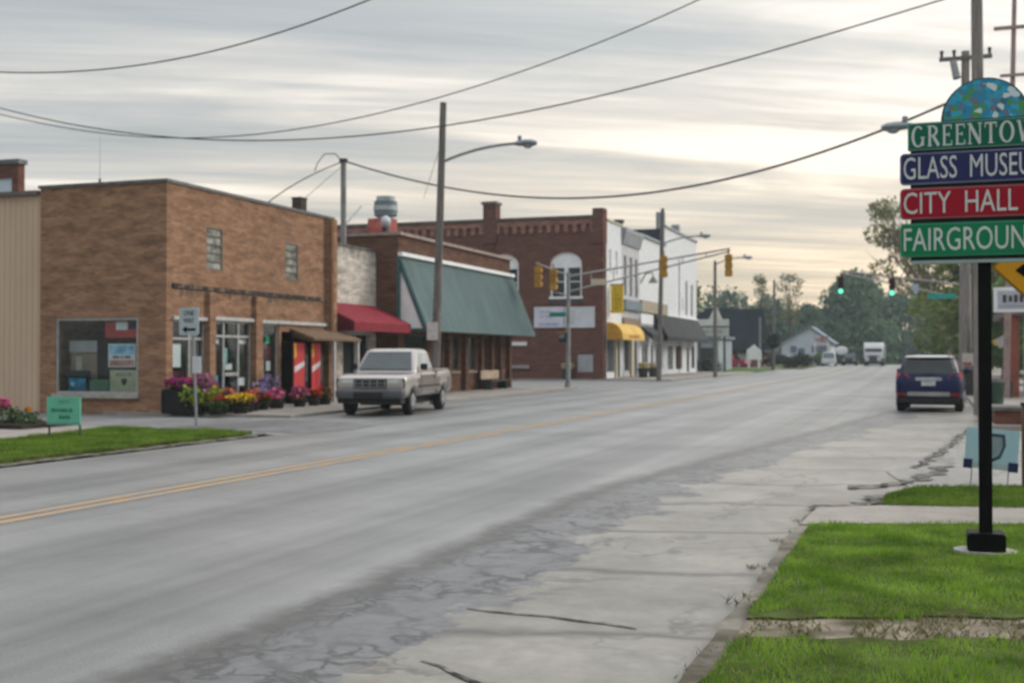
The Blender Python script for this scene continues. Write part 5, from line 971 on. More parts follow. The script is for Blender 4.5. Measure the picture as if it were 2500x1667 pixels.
    MB().box(-.6, .6, -1.7, 2.2, .25, .42).build('underbody', rub, T, local=True)
    return T
pickup((-14.5, 31.6, 0), R(9))

# --- blue crossover, rear towards -y
blue_p = mat('blue_paint', (.004, .010, .05), .35, .1, 1.5, coat=.04, spec=.15)
def suv(loc, rz):
    T = thing('suv', 'dark blue suv parked at the right kerb, seen from behind', 'suv', loc, rz)
    b = MB(); b.rings([dense(rrect(-2.12, 2.1, .80, .2, .32)), dense(rrect(-2.24, 2.2, .89, .3, .42)), dense(rrect(-2.27, 2.24, .915, .32, .62)), dense(rrect(-2.20, 2.2, .92, .32, .86)), dense(rrect(-2.14, 2.0, .90, .30, 1.02, zf=lambda y_: -.10 * max(0, (y_ - .7) / 1.3))), dense(rrect(-2.08, 1.6, .85, .26, 1.1, zf=lambda y_: -.10 * max(0, (y_ - .5) / 1.3)))])
    body = b.build('body', blue_p, T, local=True); cut_arches(body, (1.35, -1.34), .34, .95)
    c = MB(); c.rings([dense(rrect(-2.06, 1.15, .84, .2, 1.06)), dense(rrect(-1.98, .85, .80, .2, 1.25)), dense(rrect(-1.82, .35, .70, .2, 1.52)), dense(rrect(-1.76, .2, .64, .22, 1.58)), dense(rrect(-1.6, 0, .5, .22, 1.61))]); c.build('cabin', blue_p, T, local=True)
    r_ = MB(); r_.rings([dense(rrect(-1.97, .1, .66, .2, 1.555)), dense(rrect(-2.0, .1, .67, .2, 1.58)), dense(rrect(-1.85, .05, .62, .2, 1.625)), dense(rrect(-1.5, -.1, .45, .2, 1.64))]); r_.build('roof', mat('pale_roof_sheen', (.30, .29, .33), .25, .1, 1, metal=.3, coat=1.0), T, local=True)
    w = MB(); hexa(w, [(-.74, -2.03, 1.08), (.74, -2.03, 1.08), (.62, -1.84, 1.53), (-.62, -1.84, 1.53), (-.72, -2.085, 1.09), (.72, -2.085, 1.09), (.60, -1.9, 1.54), (-.60, -1.9, 1.54)]); w.build('rear_window', mat('rear_glass', (.02, .025, .03), .09, .4, .8, spec=.4), T, local=True)
    for sd_ in (-1, 1):
        w = MB(); hexa(w, [(sd_ * q[0], q[1], q[2]) for q in ((.80, -1.6, 1.14), (.80, .8, 1.12), (.69, .35, 1.5), (.69, -1.5, 1.5), (.845, -1.6, 1.14), (.845, .8, 1.12), (.725, .35, 1.5), (.725, -1.5, 1.5))]); w.build('side_window', car_glass, T, local=True)
        l = MB(); hexa(l, [(sd_ * q[0], q[1], q[2]) for q in ((.5, -2.10, .98), (.88, -1.9, .98), (.86, -1.85, 1.15), (.62, -2.0, 1.10), (.5, -2.18, .98), (.915, -1.98, .98), (.885, -1.93, 1.15), (.62, -2.12, 1.10))]); l.build('tail_light', mat('tail_pink_red', (.42, .07, .08), .2, .4, 6), T, local=True)
        MB().box(sd_ * .60, sd_ * .86, -2.285, -2.2, .46, .56).build('reflector', mat('reflector_red', (.16, .012, .02), .4), T, local=True)
        m = MB(); m.box(sd_ * .88, sd_ * 1.06, .72, .82, 1.06, 1.22); m.build('mirror', blue_p, T, local=True, bevel=.03)
        for y_ in (1.35, -1.34): wheel(T, sd_ * .80, y_, .34, .23, sd_)
    MB().box(-.36, .36, -2.225, -2.13, .90, 1.0).build('garnish', mat('garnish_silver', (.45, .45, .48), .35, .2, 5, metal=.4), T, local=True, bevel=.02)
    MB().box(-.19, .19, -2.275, -2.2, .76, .89).build('license_plate', mat('plate_white', (.5, .5, .5), .6, .2, 9), T, local=True)
    MB().box(-.13, .13, -2.11, -2.07, 1.05, 1.11).build('wiper_mount', rub, T, local=True)
    MB().box(-.58, .58, -2.30, -2.22, .46, .585).build('skid_plate', mat('skid_silver', (.3, .3, .29), .45, .15, 4, metal=.3), T, local=True, bevel=.02)
    MB().box(-.84, .84, -2.27, -2.0, .27, .42).build('rear_valance', rub, T, local=True)
    MB().box(-.7, .7, -1.8, 1.7, .2, .33).build('underbody', rub, T, local=True)
    return T
suv((.2, 38.3, 0), R(-2.5))

# --- far vehicles
def far_truck(loc, rz):
    T = thing('semi_truck', 'white truck with a rounded cab roof far down the road', 'truck', loc, rz); x, y, z = 0, 0, 0
    MB().box(-1.2, 1.2, 1.5, 7.5, .9, 2.7).build('trailer', mat('trailer_gray', (.4, .41, .42), .6), T, local=True)
    c = MB(); c.rings([dense(rrect(-1.0, 1.4, 1.1, .2, .6)), dense(rrect(-1.0, 1.4, 1.15, .25, 1.7)), dense(rrect(-.5, 1.4, 1.2, .3, 2.4)), dense(rrect(-.2, 1.4, 1.25, .3, 2.8)), dense(rrect(0, 1.3, 1.1, .3, 2.95))]); c.build('cab', mat('truck_white', (.6, .6, .6), .4, .06, 1), T, local=True)
    h = MB(); h.rings([dense(rrect(-2.2, -.9, .85, .25, .55)), dense(rrect(-2.25, -.9, .85, .25, 1.0)), dense(rrect(-2.0, -.9, .75, .25, 1.4))]); h.build('hood', mat('truck_gray', (.22, .23, .25), .4), T, local=True)
    MB().box(-1.0, 1.0, -.98, -.72, 1.65, 2.2).build('windshield', car_glass, T, local=True); MB().box(-.45, .45, -2.3, -2.24, .65, 1.25).build('grille', dkgray, T, local=True)
    for sd_ in (-1, 1):
        MB().box(sd_ * .5, sd_ * .95, -2.3, -2.1, .6, 1.0).build('headlight', mat('pinkish_lamp', (.6, .5, .52), .3), T, local=True); MB().tube([(sd_ * 1.2, .9, 1), (sd_ * 1.2, .9, 3.15)], .09, 8).build('exhaust_stack', galv, T, local=True)
        for y_ in (-1.6, 5.5, 6.6): wheel(T, sd_ * 1.0, y_, .48, .3, sd_)
    MB().box(-1.15, 1.15, -2.35, -2.2, .35, .6).build('bumper', dkgray, T, local=True); return T
far_truck((-6.1, 158, gz(158)), R(0))
def far_car(loc, rz, m, label, name='parked_car', cat='car', hi=1.45, pick=False):
    T = thing(name, label, cat, loc, rz)
    b = MB(); b.rings([dense(rrect(-2.2, 2.2, .85, .25, .3)), dense(rrect(-2.25, 2.25, .9, .3, .6)), dense(rrect(-2.1, 2.15, .86, .3, .95))]); body = b.build('body', m, T, local=True)
    c = MB(); c.rings([dense(rrect(-1.0, .9 if pick else 1.7, .82, .2, .93)), dense(rrect(-.4, .6 if pick else 1.2, .66, .2, hi)), dense(rrect(-.3, .5 if pick else 1.0, .55, .2, hi + .04))]); c.build('cabin', m, T, local=True)
    w = MB(); hexa(w, [(-.74, -.98, 1.0), (.74, -.98, 1.0), (.6, -.5, hi - .05), (-.6, -.5, hi - .05), (-.74, -1.02, 1.0), (.74, -1.02, 1.0), (.6, -.54, hi - .05), (-.6, -.54, hi - .05)]); w.build('windshield', car_glass, T, local=True)
    for sd_ in (-1, 1):
        MB().box(sd_ * .5, sd_ * .82, -2.24, -2.1, .62, .8).build('headlight', mat('headlight', (.5, .52, .5)), T, local=True)
        for y_ in (-1.4, 1.4): wheel(T, sd_ * .78, y_, .32, .22, sd_)
    return T
far_car((-11.2, 152, gz(152)), R(4), mat('car_white', (.52, .54, .56), .35), 'white pickup truck parked far away left of the white truck', 'pickup_truck', 'pickup truck', 1.7, True)
far_car((-9.3, 163, gz(163)), R(0), mat('car_dark', (.03, .04, .045), .35), 'dark car under the white oval sign far down the road', hi=1.6)
far_car((-21.2, 138.2, gz(138)), R(75), mat('car_red', (.3, .02, .035), .35), 'red car parked before the low red house')
far_car((-16.2, 146, gz(146)), R(80), mat('car_black', (.02, .022, .025), .35), 'black car parked beside the hedges before the dark roofed house')

# ------------------------------------------------------------------ directional sign post (right foreground)
P = thing('directional_sign', 'black post carrying stacked green, blue and red town signs under a stained glass arch', 'sign', (.45, 10.06, .05))
MB().box(.40, .497, 10.01, 10.107, .1, 3.42).build('post', black_m, P, bevel=.006)
bb = MB(); bb.box(.31, .59, 9.92, 10.2, .08, .225); bo = bb.build('base_cover', black_m, P, bevel=.012)
MB().prism([(.445 + .235 * math.cos(2 * math.pi * i / 28), 10.06 + .2 * math.sin(2 * math.pi * i / 28)) for i in range(28)], 'z', .03, .083).build('concrete_footing', mat('footing_concrete', (.36, .35, .32), .9, .2, 12), P)
fr = mat('sign_edge', (.28, .36, .36), .5, .1, 4)
sg_m = mat('sign_green_dark', (.006, .12, .075), .5, .08, 2); sb_m = mat('sign_indigo', (.022, .027, .10), .5, .1, 2); sr_m = mat('sign_crimson', (.30, .006, .02), .5, .08, 2); sgr_m = mat('sign_green_bright', (.006, .18, .075), .5, .08, 2)
let = mat('letter_white', (.55, .58, .57), .55, .06, 8)
YS = 9.98
def rr2(x0, x1, z0, z1, r, n=5):
    o = []
    for cx, cz, a0 in ((x1 - r, z1 - r, 0), (x0 + r, z1 - r, 90), (x0 + r, z0 + r, 180), (x1 - r, z0 + r, 270)):
        for k in range(n): a = R(a0 + 90 * k / (n - 1)); o.append((cx + r * math.cos(a), cz + r * math.sin(a)))
    return o
def sign_panel(x0, x1, z0, z1, m, edge, text, tx, tw, th_, r=.035, bold=0.0):
    b = MB(); b.prism(rr2(x0, x1, z0, z1, r), 'y', YS - .012, YS + .02); po = b.build('sign_panel', edge, P)
    MB().prism(rr2(x0 + .014, x1 - .014, z0 + .014, z1 - .014, max(.004, r - .012)), 'y', YS - .016, YS - .0121).build('sign_face', m, po)
    if text: lettering(text, let, po, (tx + tw / 2, YS - .016, (z0 + z1) / 2 + .004), tw, th_, '-y', .003, bold=bold)
    return po
gp = sign_panel(-.12, 1.07, 3.235, 3.455, sg_m, mat('edge_green', (.12, .24, .21), .5), None, 0, 0, 0, .012)
sign_panel(-.18, 1.07, 2.965, 3.215, sb_m, mat('edge_blue', (.16, .17, .27), .5), 'GLASS  MUSEUM', -.152, 1.05, .178)
sign_panel(-.18, 1.07, 2.69, 2.935, sr_m, mat('edge_red', (.32, .10, .12), .5), 'CITY  HALL', -.152, .84, .172)
sign_panel(-.18, 1.07, 2.39, 2.655, sgr_m, mat('edge_bright', (.04, .25, .14), .5), 'FAIRGROUNDS', -.152, 1.10, .182)
MB().box(-.10, 1.04, YS + .022, YS + .06, 2.36, 3.24).build('back_frame', mat('frame_dark', (.03, .04, .04), .6), P); MB().box(-.09, 1.03, YS - .004, YS + .07, 2.335, 2.36).build('bottom_rail', fr, P)
# raised serif lettering of the top panel
def serif_word(word, x0, z0, h, w_each, m, parent):
    b = MB(); ylay = YS - .0195; pr = [0]
    def quad(p, q, w):
        p, q = Vector(p), Vector(q); d = (q - p).normalized(); n_ = Vector((-d.y, d.x)) * w / 2; pts = [p + n_, p - n_, q - n_, q + n_]
        b.add([(x0 + cx + a.x * lw, ylay - pr[0] * .00012, z0 + a.y * h) for a in pts], [(0, 1, 2, 3)]); pr[0] += 1
    def arc(cx_, cy_, rx, ry, a0, a1, thick, thin):
        n_ = 20; vs = []
        for i in range(n_ + 1):
            a = R(a0 + (a1 - a0) * i / n_); k = thin + (thick - thin) * abs(math.cos(a)); vs += [(cx_ + rx * math.cos(a), cy_ + ry * math.sin(a)), (cx_ + (rx - k) * math.cos(a), cy_ + (ry - k * .8) * math.sin(a))]
        b.add([(x0 + cx + a * lw, ylay - pr[0] * .00012, z0 + e * h) for a, e in vs], [(2 * i, 2 * i + 1, 2 * i + 3, 2 * i + 2) for i in range(n_)]); pr[0] += 1
    TK, TN = .2, .09
    def serif(x_, y_, w_=.34): quad((x_ - w_ / 2, y_), (x_ + w_ / 2, y_), .055)
    cx = 0; k_w = {'G': 1.05, 'R': .95, 'E': .84, 'N': 1.05, 'T': .95, 'O': 1.1, 'W': 1.3}
    for ch in word:
        lw = w_each * k_w[ch] * .86
        if ch == 'G': arc(.5, .5, .48, .52, 50, 325, TK, TN); quad((.84, .05), (.84, .45), .17); serif(.84, .45, .32)
        elif ch == 'R': quad((.2, 0), (.2, 1), TK); serif(.2, .03); serif(.14, .97, .3); arc(.42, .74, .42, .26, -90, 90, .19, TN); quad((.2, .97), (.44, .97), .07); quad((.2, .5), (.44, .5), .07); quad((.45, .52), (.92, .02), .2)
        elif ch == 'E': quad((.22, 0), (.22, 1), TK); quad((.08, .965), (.86, .965), .07); quad((.08, .035), (.9, .035), .07); quad((.2, .52), (.66, .52), .07); quad((.84, .78), (.84, 1), .08); quad((.88, 0), (.88, .24), .08); quad((.66, .42), (.66, .62), .07)
        elif ch == 'N': quad((.14, 0), (.14, 1), .1); serif(.14, .03, .3); quad((.12, .98), (.86, .02), .2); quad((.86, 0), (.86, 1), .1); serif(.86, .97, .3); serif(.1, .97, .26)
        elif ch == 'T': quad((.04, .96), (.96, .96), .08); quad((.07, .74), (.07, 1), .07); quad((.93, .74), (.93, 1), .07); quad((.5, 0), (.5, .96), TK); serif(.5, .03, .4)
        elif ch == 'O': arc(.5, .5, .5, .52, 0, 360, TK, TN)
        elif ch == 'W': quad((.12, 1), (.34, 0), .15); quad((.34, 0), (.54, .95), .08); quad((.5, 1), (.70, 0), .15); quad((.70, 0), (.92, 1), .07); serif(.1, .97, .24); serif(.5, .97, .2); serif(.92, .97, .22)
        cx += w_each * k_w[ch]
    return b.build('lettering', m, parent, fix=False)
serif_word('GREENTOWN', -.093, 3.262, .165, .1145, let, gp)
# stained glass arch
a = MB(); CXA, CZA, RA = .455, 3.455, .325
a.prism([(CXA + RA * math.cos(math.pi * i / 32), CZA + RA * math.sin(math.pi * i / 32)) for i in range(33)], 'y', YS - .008, YS + .02); ao = a.build('arch_board', mat('arch_edge', (.03, .08, .09), .5), P)
m_, t_, b_ = new_mat('mosaic_glass'); c_ = t_.nodes.new('ShaderNodeTexCoord'); vo = t_.nodes.new('ShaderNodeTexVoronoi'); vo.inputs['Scale'].default_value = 25; vr = t_.nodes.new('ShaderNodeValToRGB'); vr.color_ramp.interpolation = 'CONSTANT'
cols = [(0, (.005, .22, .38)), (.30, (.015, .33, .52)), (.50, (.02, .12, .2)), (.60, (.05, .25, .06)), (.72, (.12, .15, .2)), (.84, (.02, .28, .45)), (.92, (.55, .65, .68))]
e = vr.color_ramp.elements
while len(e) < len(cols): e.new(.5)
for i, (p_, q_) in enumerate(cols): e[i].position = p_; e[i].color = (*q_, 1)
sx = t_.nodes.new('ShaderNodeSeparateColor'); t_.links.new(c_.outputs['Object'], vo.inputs['Vector']); t_.links.new(vo.outputs['Color'], sx.inputs[0]); t_.links.new(sx.outputs[0], vr.inputs[0]); t_.links.new(vr.outputs[0], b_.inputs['Base Color']); b_.inputs['Roughness'].default_value = .25
MB().prism([(CXA + (RA - .018) * math.cos(math.pi * i / 32), CZA + .006 + (RA - .018) * math.sin(math.pi * i / 32)) for i in range(33)], 'y', YS - .014, YS - .0081).build('mosaic', m_, ao)

# yellow warning diamond just beyond it
o = thing('warning_sign', 'yellow diamond warning sign with a black arrow, half out of the right edge', 'sign', (1.2, 12.6, .05)); DY, DX, DZ, DR = 12.5, 1.135, 2.47, .52
MB().box(DX - .03, DX + .03, DY + .04, DY + .1, .05, DZ + .5).build('post', galv, o)
db = MB().prism([(DX - DR, DZ), (DX, DZ - DR), (DX + DR, DZ), (DX, DZ + DR)], 'y', DY, DY + .006).build('board', mat('warning_edge', (.22, .12, .02), .5), o)
MB().prism([(DX - DR + .035, DZ), (DX, DZ - DR + .035), (DX + DR - .035, DZ), (DX, DZ + DR - .035)], 'y', DY - .004, DY - .0005).build('face', mat('warning_yellow', (.58, .27, .012), .5, .06, 2), db)
MB().prism([(DX - .30, DZ - .035), (DX - .18, DZ + .06), (DX - .18, DZ + .0), (DX + .3, DZ + .0), (DX + .3, DZ - .075), (DX - .18, DZ - .075), (DX - .18, DZ - .13)], 'y', DY - .008, DY - .0045).build('arrow', black_m, db)

# light blue yard sign behind the post
o = thing('yard_sign', 'light blue yard sign with a dark shield and navy corners behind the black post', 'sign', (.74, 15, .05)); q = mat('yard_sign_blue', (.47, .58, .66), .6, .12, 1.4, col2=(.30, .52, .58))
tl = R(-4.5); Mx = Matrix.Translation((.74, 15, .52)) @ Matrix.Rotation(-tl, 4, 'Y')
def bx(*a_): return MB().box(*a_).xf(Mx)
so = bx(-.29, .29, -.008, .008, -.17, .23).build('board', q, o); bx(-.30, -.2, -.012, -.0085, -.25, -.14).build('corner_block', navy, so); bx(.19, .30, -.012, -.0085, -.25, -.14).build('corner_block', navy, so); bx(-.29, .29, -.008, .008, -.24, -.171).build('lower_strip', mat('strip_pale', (.33, .42, .42), .6), so)
sh = [(-.13, .18), (.13, .18), (.15, .05), (.1, -.1), (0, -.16), (-.1, -.1), (-.15, .05)]
MB().prism(sh, 'y', -.012, -.0085).xf(Mx).build('shield_outline', mat('shield_dark', (.05, .065, .09), .6), so); MB().prism([(a_ * .78, e_ * .78 + .003) for a_, e_ in sh], 'y', -.015, -.0121).xf(Mx).build('shield', mat('shield_gray', (.2, .27, .3), .6, .2, 6), so)
for q_ in (-.2, .2): bx(q_ - .006, q_ + .006, .009, .021, -.5, .1).build('stake', galv, o)
# brown post at the picture edge, planter wall
o = thing('wooden_post', 'weathered brown post at the right edge beside the yard sign', 'post', (1.12, 15.2, .05)); MB().box(1.075, 1.16, 15.1, 15.2, .03, 1.02).build('timber', mat('post_brown', (.16, .09, .06), .9, .35, 5, (2, 2, .4)), o); MB().box(1.065, 1.17, 15.09, 15.21, 1.02, 1.06).build('cap', dkgray, o)
o = thing('brick_planter', 'low red brick planter with a dark coping beside the right pavement', 'planter', (1.9, 28.6, .05)); MB().box(1.45, 4.2, 28.0, 29.2, .0, .42).build('wall', red_b, o); MB().box(1.4, 4.25, 27.95, 29.25, .42, .5).build('coping', mat('dark_stone', (.12, .12, .11)), o)
o = thing('litter_bin', 'dark green litter bin on the right pavement behind the black post', 'bin', (2.1, 40, .12)); MB().tube([(2.12, 40, .12), (2.12, 40, .75), (2.12, 40, .8)], [.2, .26, .27], 14).build('drum', mat('bin_green', (.05, .08, .06), .6), o); MB().tube([(2.12, 40, .8), (2.12, 40, .9)], [.27, .12], 14).build('lid', dkgray, o)
o = thing('news_box', 'dark newspaper box with a bright top panel beside the thick utility pole', 'newspaper box', (1.65, 48.5, .12)); MB().box(1.42, 1.8, 48.4, 48.8, .12, 1.1).build('cabinet', mat('box_dark', (.05, .045, .05), .6), o); f_ = MB().box(1.36, 1.85, 48.45, 48.5, 1.25, 1.72).build('top_panel', mat('panel_yellow_pink', (.5, .46, .4), .6, .1, 3), o); MB().box(1.38, 1.7, 48.44, 48.45, 1.27, 1.38).build('red_band', mat('band_red', (.35, .08, .1), .6), f_); MB().box(1.55, 1.6, 48.5, 48.55, 1.1, 1.7).build('stem', galv, o)
o = thing('white_shop_sign', 'white bordered sign with gray print hanging at the right edge under the yellow diamond', 'sign', (2.9, 45, 3.1)); MB().box(2.3, 3.9, 44.95, 45.05, 3.15, 4.02).build('board', white_p, o); MB().box(2.43, 3.77, 44.94, 44.95, 3.26, 3.9).build('face', mat('sign_face_gray', (.42, .42, .48), .6, .1, 3), o); blurred_words(dkgray, o, (3.1, 44.94, 3.62), 1.2, .4, 1, seed=61); blurred_words(gray_p, o, (3.1, 44.94, 3.36), 1.2, .14, 1, seed=62)
MB().box(3.55, 3.65, 45.05, 45.15, .12, 4.0).build('post', galv, o)
o = thing('red_column_porch', 'shop porch with a brick red column at the right edge', 'porch', (3, 47, .12)); MB().box(2.98, 3.26, 47, 47.28, .12, 3.1).build('column', mat('column_red', (.26, .085, .06), .8, .2, 2), o); MB().box(3.45, 3.75, 47.3, 47.6, .12, 3.1).build('column', mat('column_pale', (.42, .38, .35), .8, .1, 2), o); MB().box(2.85, 8.5, 46.8, 56, 3.1, 3.4).build('porch_roof', mat('porch_brown', (.15, .12, .11), .8), o); MB().box(4.2, 8.4, 49, 56, .12, 3.1).build('wall', mat('pale_wall', (.4, .37, .35), .8, .1, 1), o)
o = thing('hanging_flag', 'yellow and white pennant beside the brick red column', 'flag', (2.6, 47.5, 1.9)); MB().prism([(2.42, 2.2), (2.78, 2.4), (2.78, 1.95), (2.62, 1.9)], 'y', 47.5, 47.52).build('cloth', mat('flag_white', (.5, .5, .5), .7), o); MB().prism([(2.36, 2.16), (2.46, 2.24), (2.6, 1.98), (2.46, 2.0)], 'y', 47.48, 47.5).build('yellow_edge', mat('flag_yellow', (.6, .4, .1), .7), o); MB().tube([(2.8, 47.51, 1.9), (2.98, 47.1, 2.5)], .015, 6).build('staff', galv, o)
o = thing('tyre_planter', 'dark round tub beside the foot of the brick red column', 'tub', (2.6, 46, .12)); MB().tube([(2.72, 46.2, .12), (2.72, 46.2, .62), (2.72, 46.2, .68)], [.24, .3, .27], 14).build('tub', dkgray, o); MB().ell((2.72, 46.2, .7), (.22, .22, .1)).build('soil', mat('soil', (.06, .045, .03), .95), o)

# ------------------------------------------------------------------ left foreground signs
o = thing('yard_sign', 'small mint green yard sign on two thin legs in the left grass verge', 'sign', (-15.5, 18.62, .06)); MB().box(-15.9, -15.13, 18.6, 18.63, .30, .83).build('board', mat('mint_board', (.13, .44, .31), .55, .08, 2), o)
for q_ in (-15.87, -15.16): MB().box(q_ - .018, q_ + .018, 18.63, 18.65, .02, .84).build('stake', dkgray, o)
ob_ = o.children[0]; blurred_words(mat('mint_print', (.03, .15, .11), .6), ob_, (-15.53, 18.6, .575), .66, .1, 1, seed=71); blurred_words(mat('mint_print', (.03, .15, .11)), ob_, (-15.47, 18.6, .445), .38, .11, 1, seed=72); blurred_words(mat('mint_print', (.06, .3, .2)) if False else mat('mint_soft_print', (.08, .30, .21), .6), ob_, (-15.5, 18.6, .74), .3, .06, 1, seed=73)
MB().box(-15.9, -15.13, 18.597, 18.6, .30, .345).build('lower_band', mat('mint_dull', (.12, .32, .27), .6), ob_)
o = thing('one_way_sign', 'white one way street sign with a left arrow on a thin steel post', 'sign', (-15.88, 23.46, .0)); wv = mat('sign_dull_white', (.38, .43, .46), .5, .08, 5)
MB().prism(rr2(-16.28, -15.76, 2.09, 2.72, .05), 'y', 23.42, 23.44).build('board', wv, o); ob_ = o.children[0]
lettering('ONE', black_m, ob_, (-16.02, 23.42, 2.60), .28, .12, bold=.01); lettering('WAY', black_m, ob_, (-16.02, 23.42, 2.43), .30, .12, bold=.01)
MB().prism([(-16.2, 2.22), (-16.08, 2.30), (-16.08, 2.25), (-15.84, 2.25), (-15.84, 2.19), (-16.08, 2.19), (-16.08, 2.14)], 'y', 23.414, 23.4195).build('arrow', black_m, ob_)
MB().tube([(-15.84, 23.47, 0), (-15.96, 23.47, 2.75)], .032, 8).build('post', galv, o); MB().box(-15.92, -15.7, 23.42, 23.44, 1.22, 1.6).build('plate', mat('plate_pale', (.55, .56, .58), .5, .05, 5), o)

# ------------------------------------------------------------------ plants
def leaves(b, centres, n, size, seed, flat=.5, m=0):
    """n leaf quads scattered in the volumes of ellipsoids (centre, radii)"""
    rg = np.random.default_rng(seed); w = np.array([c[1][0] * c[1][1] * c[1][2] for c in centres]) ** .75; w /= w.sum()
    idx = rg.choice(len(centres), n, p=w); cs = np.array([c[0] for c in centres])[idx]; rs = np.array([c[1] for c in centres])[idx]
    d = rg.normal(size=(n, 3)); d /= np.linalg.norm(d, axis=1)[:, None]; rad = rg.uniform(.35, 1, n) ** .45 * rg.uniform(.85, 1.15, n)
    p = cs + d * rs * rad[:, None]
    a = rg.normal(size=(n, 3)); a /= np.linalg.norm(a, axis=1)[:, None]; c = np.cross(a, rg.normal(size=(n, 3))); c /= np.linalg.norm(c, axis=1)[:, None]
    s = size * rg.uniform(.6, 1.4, n)[:, None]
    V = np.stack((p - a * s, p - c * s * flat, p + a * s, p + c * s * flat), 1).reshape(-1, 3)
    o = len(b.v); b.v += [tuple(q) for q in V]; b.f += [(o + 4 * i, o + 4 * i + 1, o + 4 * i + 2, o + 4 * i + 3) for i in range(n)]; b.m += [m] * n; b.smooth += [False] * n
    return b
bark = mat('bark', (.085, .068, .055), .95, .35, 4, (1, 1, .3))
pale_bark = mat('pale_bark', (.22, .18, .14), .95, .3, 4, (1, 1, .3))
def tree(name, label, base, h, cw, n, size, lm, seed, trunk_h=.3, tr=.25, shape='round', bm=None, group=None, lumps=14, limbs=9, sparse=False, squash=1.0, lean_x=0.0):
    rd = random.Random(seed); x, y, z = base; T = thing(name, label, 'tree', base, 0, group); cs = []; tb = MB()
    top = (x + rd.uniform(-.4, .4) + lean_x, y, z + h * .93)
    lean = rd.uniform(-.3, .3); mid = (x + lean + lean_x * .35, y, z + h * .45)
    tb.tube([(x, y, z - .3), (x + lean * .3, y, z + h * .15), mid, top], [tr * 1.25, tr, tr * .6, tr * .1], 8)
    for i in range(lumps):
        f = rd.uniform(0, 1); a = rd.uniform(0, 2 * math.pi)
        zc = trunk_h + (1 - trunk_h) * f * .93
        if shape == 'cone': r = cw * (1.05 - f * .93) ** .85
        elif shape == 'round': r = cw * math.sqrt(max(.08, 1 - (2 * f - .85) ** 2 * .85))
        else: r = cw * (.45 + .55 * math.sin(math.pi * min(1, f * .9 + .1)))
        q = rd.uniform(.15, .8) * r; lr = rd.uniform(.34, .52) * cw * (.6 if sparse else 1) * (1.05 - .45 * f if shape == 'cone' else 1)
        c = (x + lean_x * zc ** 1.3 + q * math.cos(a), y + q * math.sin(a), z + h * zc); cs.append((c, (lr, lr, lr * rd.uniform(.6, .9) * squash)))
    for c, r_ in cs[:limbs]:
        st = Vector((x, y, z + h * trunk_h * .8)).lerp(Vector(mid), rd.uniform(.1, 1.0)); e_ = Vector(c); mm = st.lerp(e_, .55) + Vector((0, 0, -.05 * h * rd.random()))
        tb.tube([st, mm, e_], [tr * .42, tr * .25, tr * .07], 6)
        if sparse:
            for k in range(3): tb.tube([mm.lerp(e_, rd.uniform(.1, .8)), e_ + Vector([rd.uniform(-1, 1) * r_[0] * 1.4 for _ in range(3)])], [tr * .12, tr * .03], 4)
    tb.build('trunk', bm or bark, T)
    leaves(MB(), cs, n, size, seed).build('crown', lm, T, fix=False); return T
olive = leafmat('olive_leaf', (.065, .10, .02), (.22, .27, .07), .35, .3); deep = leafmat('deep_leaf', (.045, .10, .058), (.115, .20, .105), .25, .25); spring = leafmat('spring_leaf', (.13, .13, .055), (.26, .26, .11), .5, .35)
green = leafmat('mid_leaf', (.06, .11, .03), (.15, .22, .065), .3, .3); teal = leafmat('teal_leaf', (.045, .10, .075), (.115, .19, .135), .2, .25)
tree('leafy_tree', 'olive green tree overhanging the road on the right, behind the green street name sign', (4.2, 98, gz(98)), 10.4, 5.0, 6500, .30, olive, 11, .16, .3, lumps=30)
tree('leafy_tree', 'darker rounded tree behind the utility pole on the right', (5.0, 84, 0), 6.4, 3.0, 3400, .26, green, 12, .2, .25, lumps=14)
tree('leafy_tree', 'olive tree standing low between the overhanging tree and the far haze', (3.6, 122, gz(122)), 8.0, 4.6, 4200, .32, olive, 13, .15, .25, lumps=16)
tree('leafy_tree', 'green tree filling the gap between the round litter bin and the brick red column', (9.5, 92, 0), 8.5, 4.6, 4200, .3, green, 17, .1, .3, lumps=24)
tree('sparse_tree', 'tall sparse tree with pale leaning branches left of the town sign', (2.2, 112, gz(112)), 16.2, 4.8, 5200, .17, spring, 14, .38, .3, 'round', pale_bark, None, 30, 26, True, 1.0, -6.2)
tree('conifer_tree', 'broad dark green peaked tree standing straight ahead at the end of the road', (-12.4, 226, gz(226)), 17.6, 11.0, 15000, .5, deep, 15, .03, .4, 'cone', lumps=60, limbs=8)
tree('leafy_tree', 'dark green tree merging with the left foot of the peaked tree', (-20.0, 220, gz(220)), 10.4, 5.4, 5000, .42, deep, 16, .05, .35, lumps=26)
for i, (x_, y_, h_, cw_, lb) in enumerate([(-3.5, 232, 14.5, 6.6, 'dark hazy tree right of the peaked tree'), (3.0, 246, 13.5, 7.4, 'pale hazy tree arching over the far end of the road'), (5.5, 200, 10.5, 6.0, 'hazy tree at the far right side of the road bend'), (5.5, 170, 9.5, 5.0, 'blue green tree at the right of the far road'), (5.5, 146, 9.0, 5.0, 'mid green tree past the sparse tall tree on the right')]):
    tree('leafy_tree', lb, (x_, y_, gz(y_)), h_, cw_, 4200, .42, teal if i < 4 else green, 20 + i, .04, .3, group='trees along the far road', lumps=26)
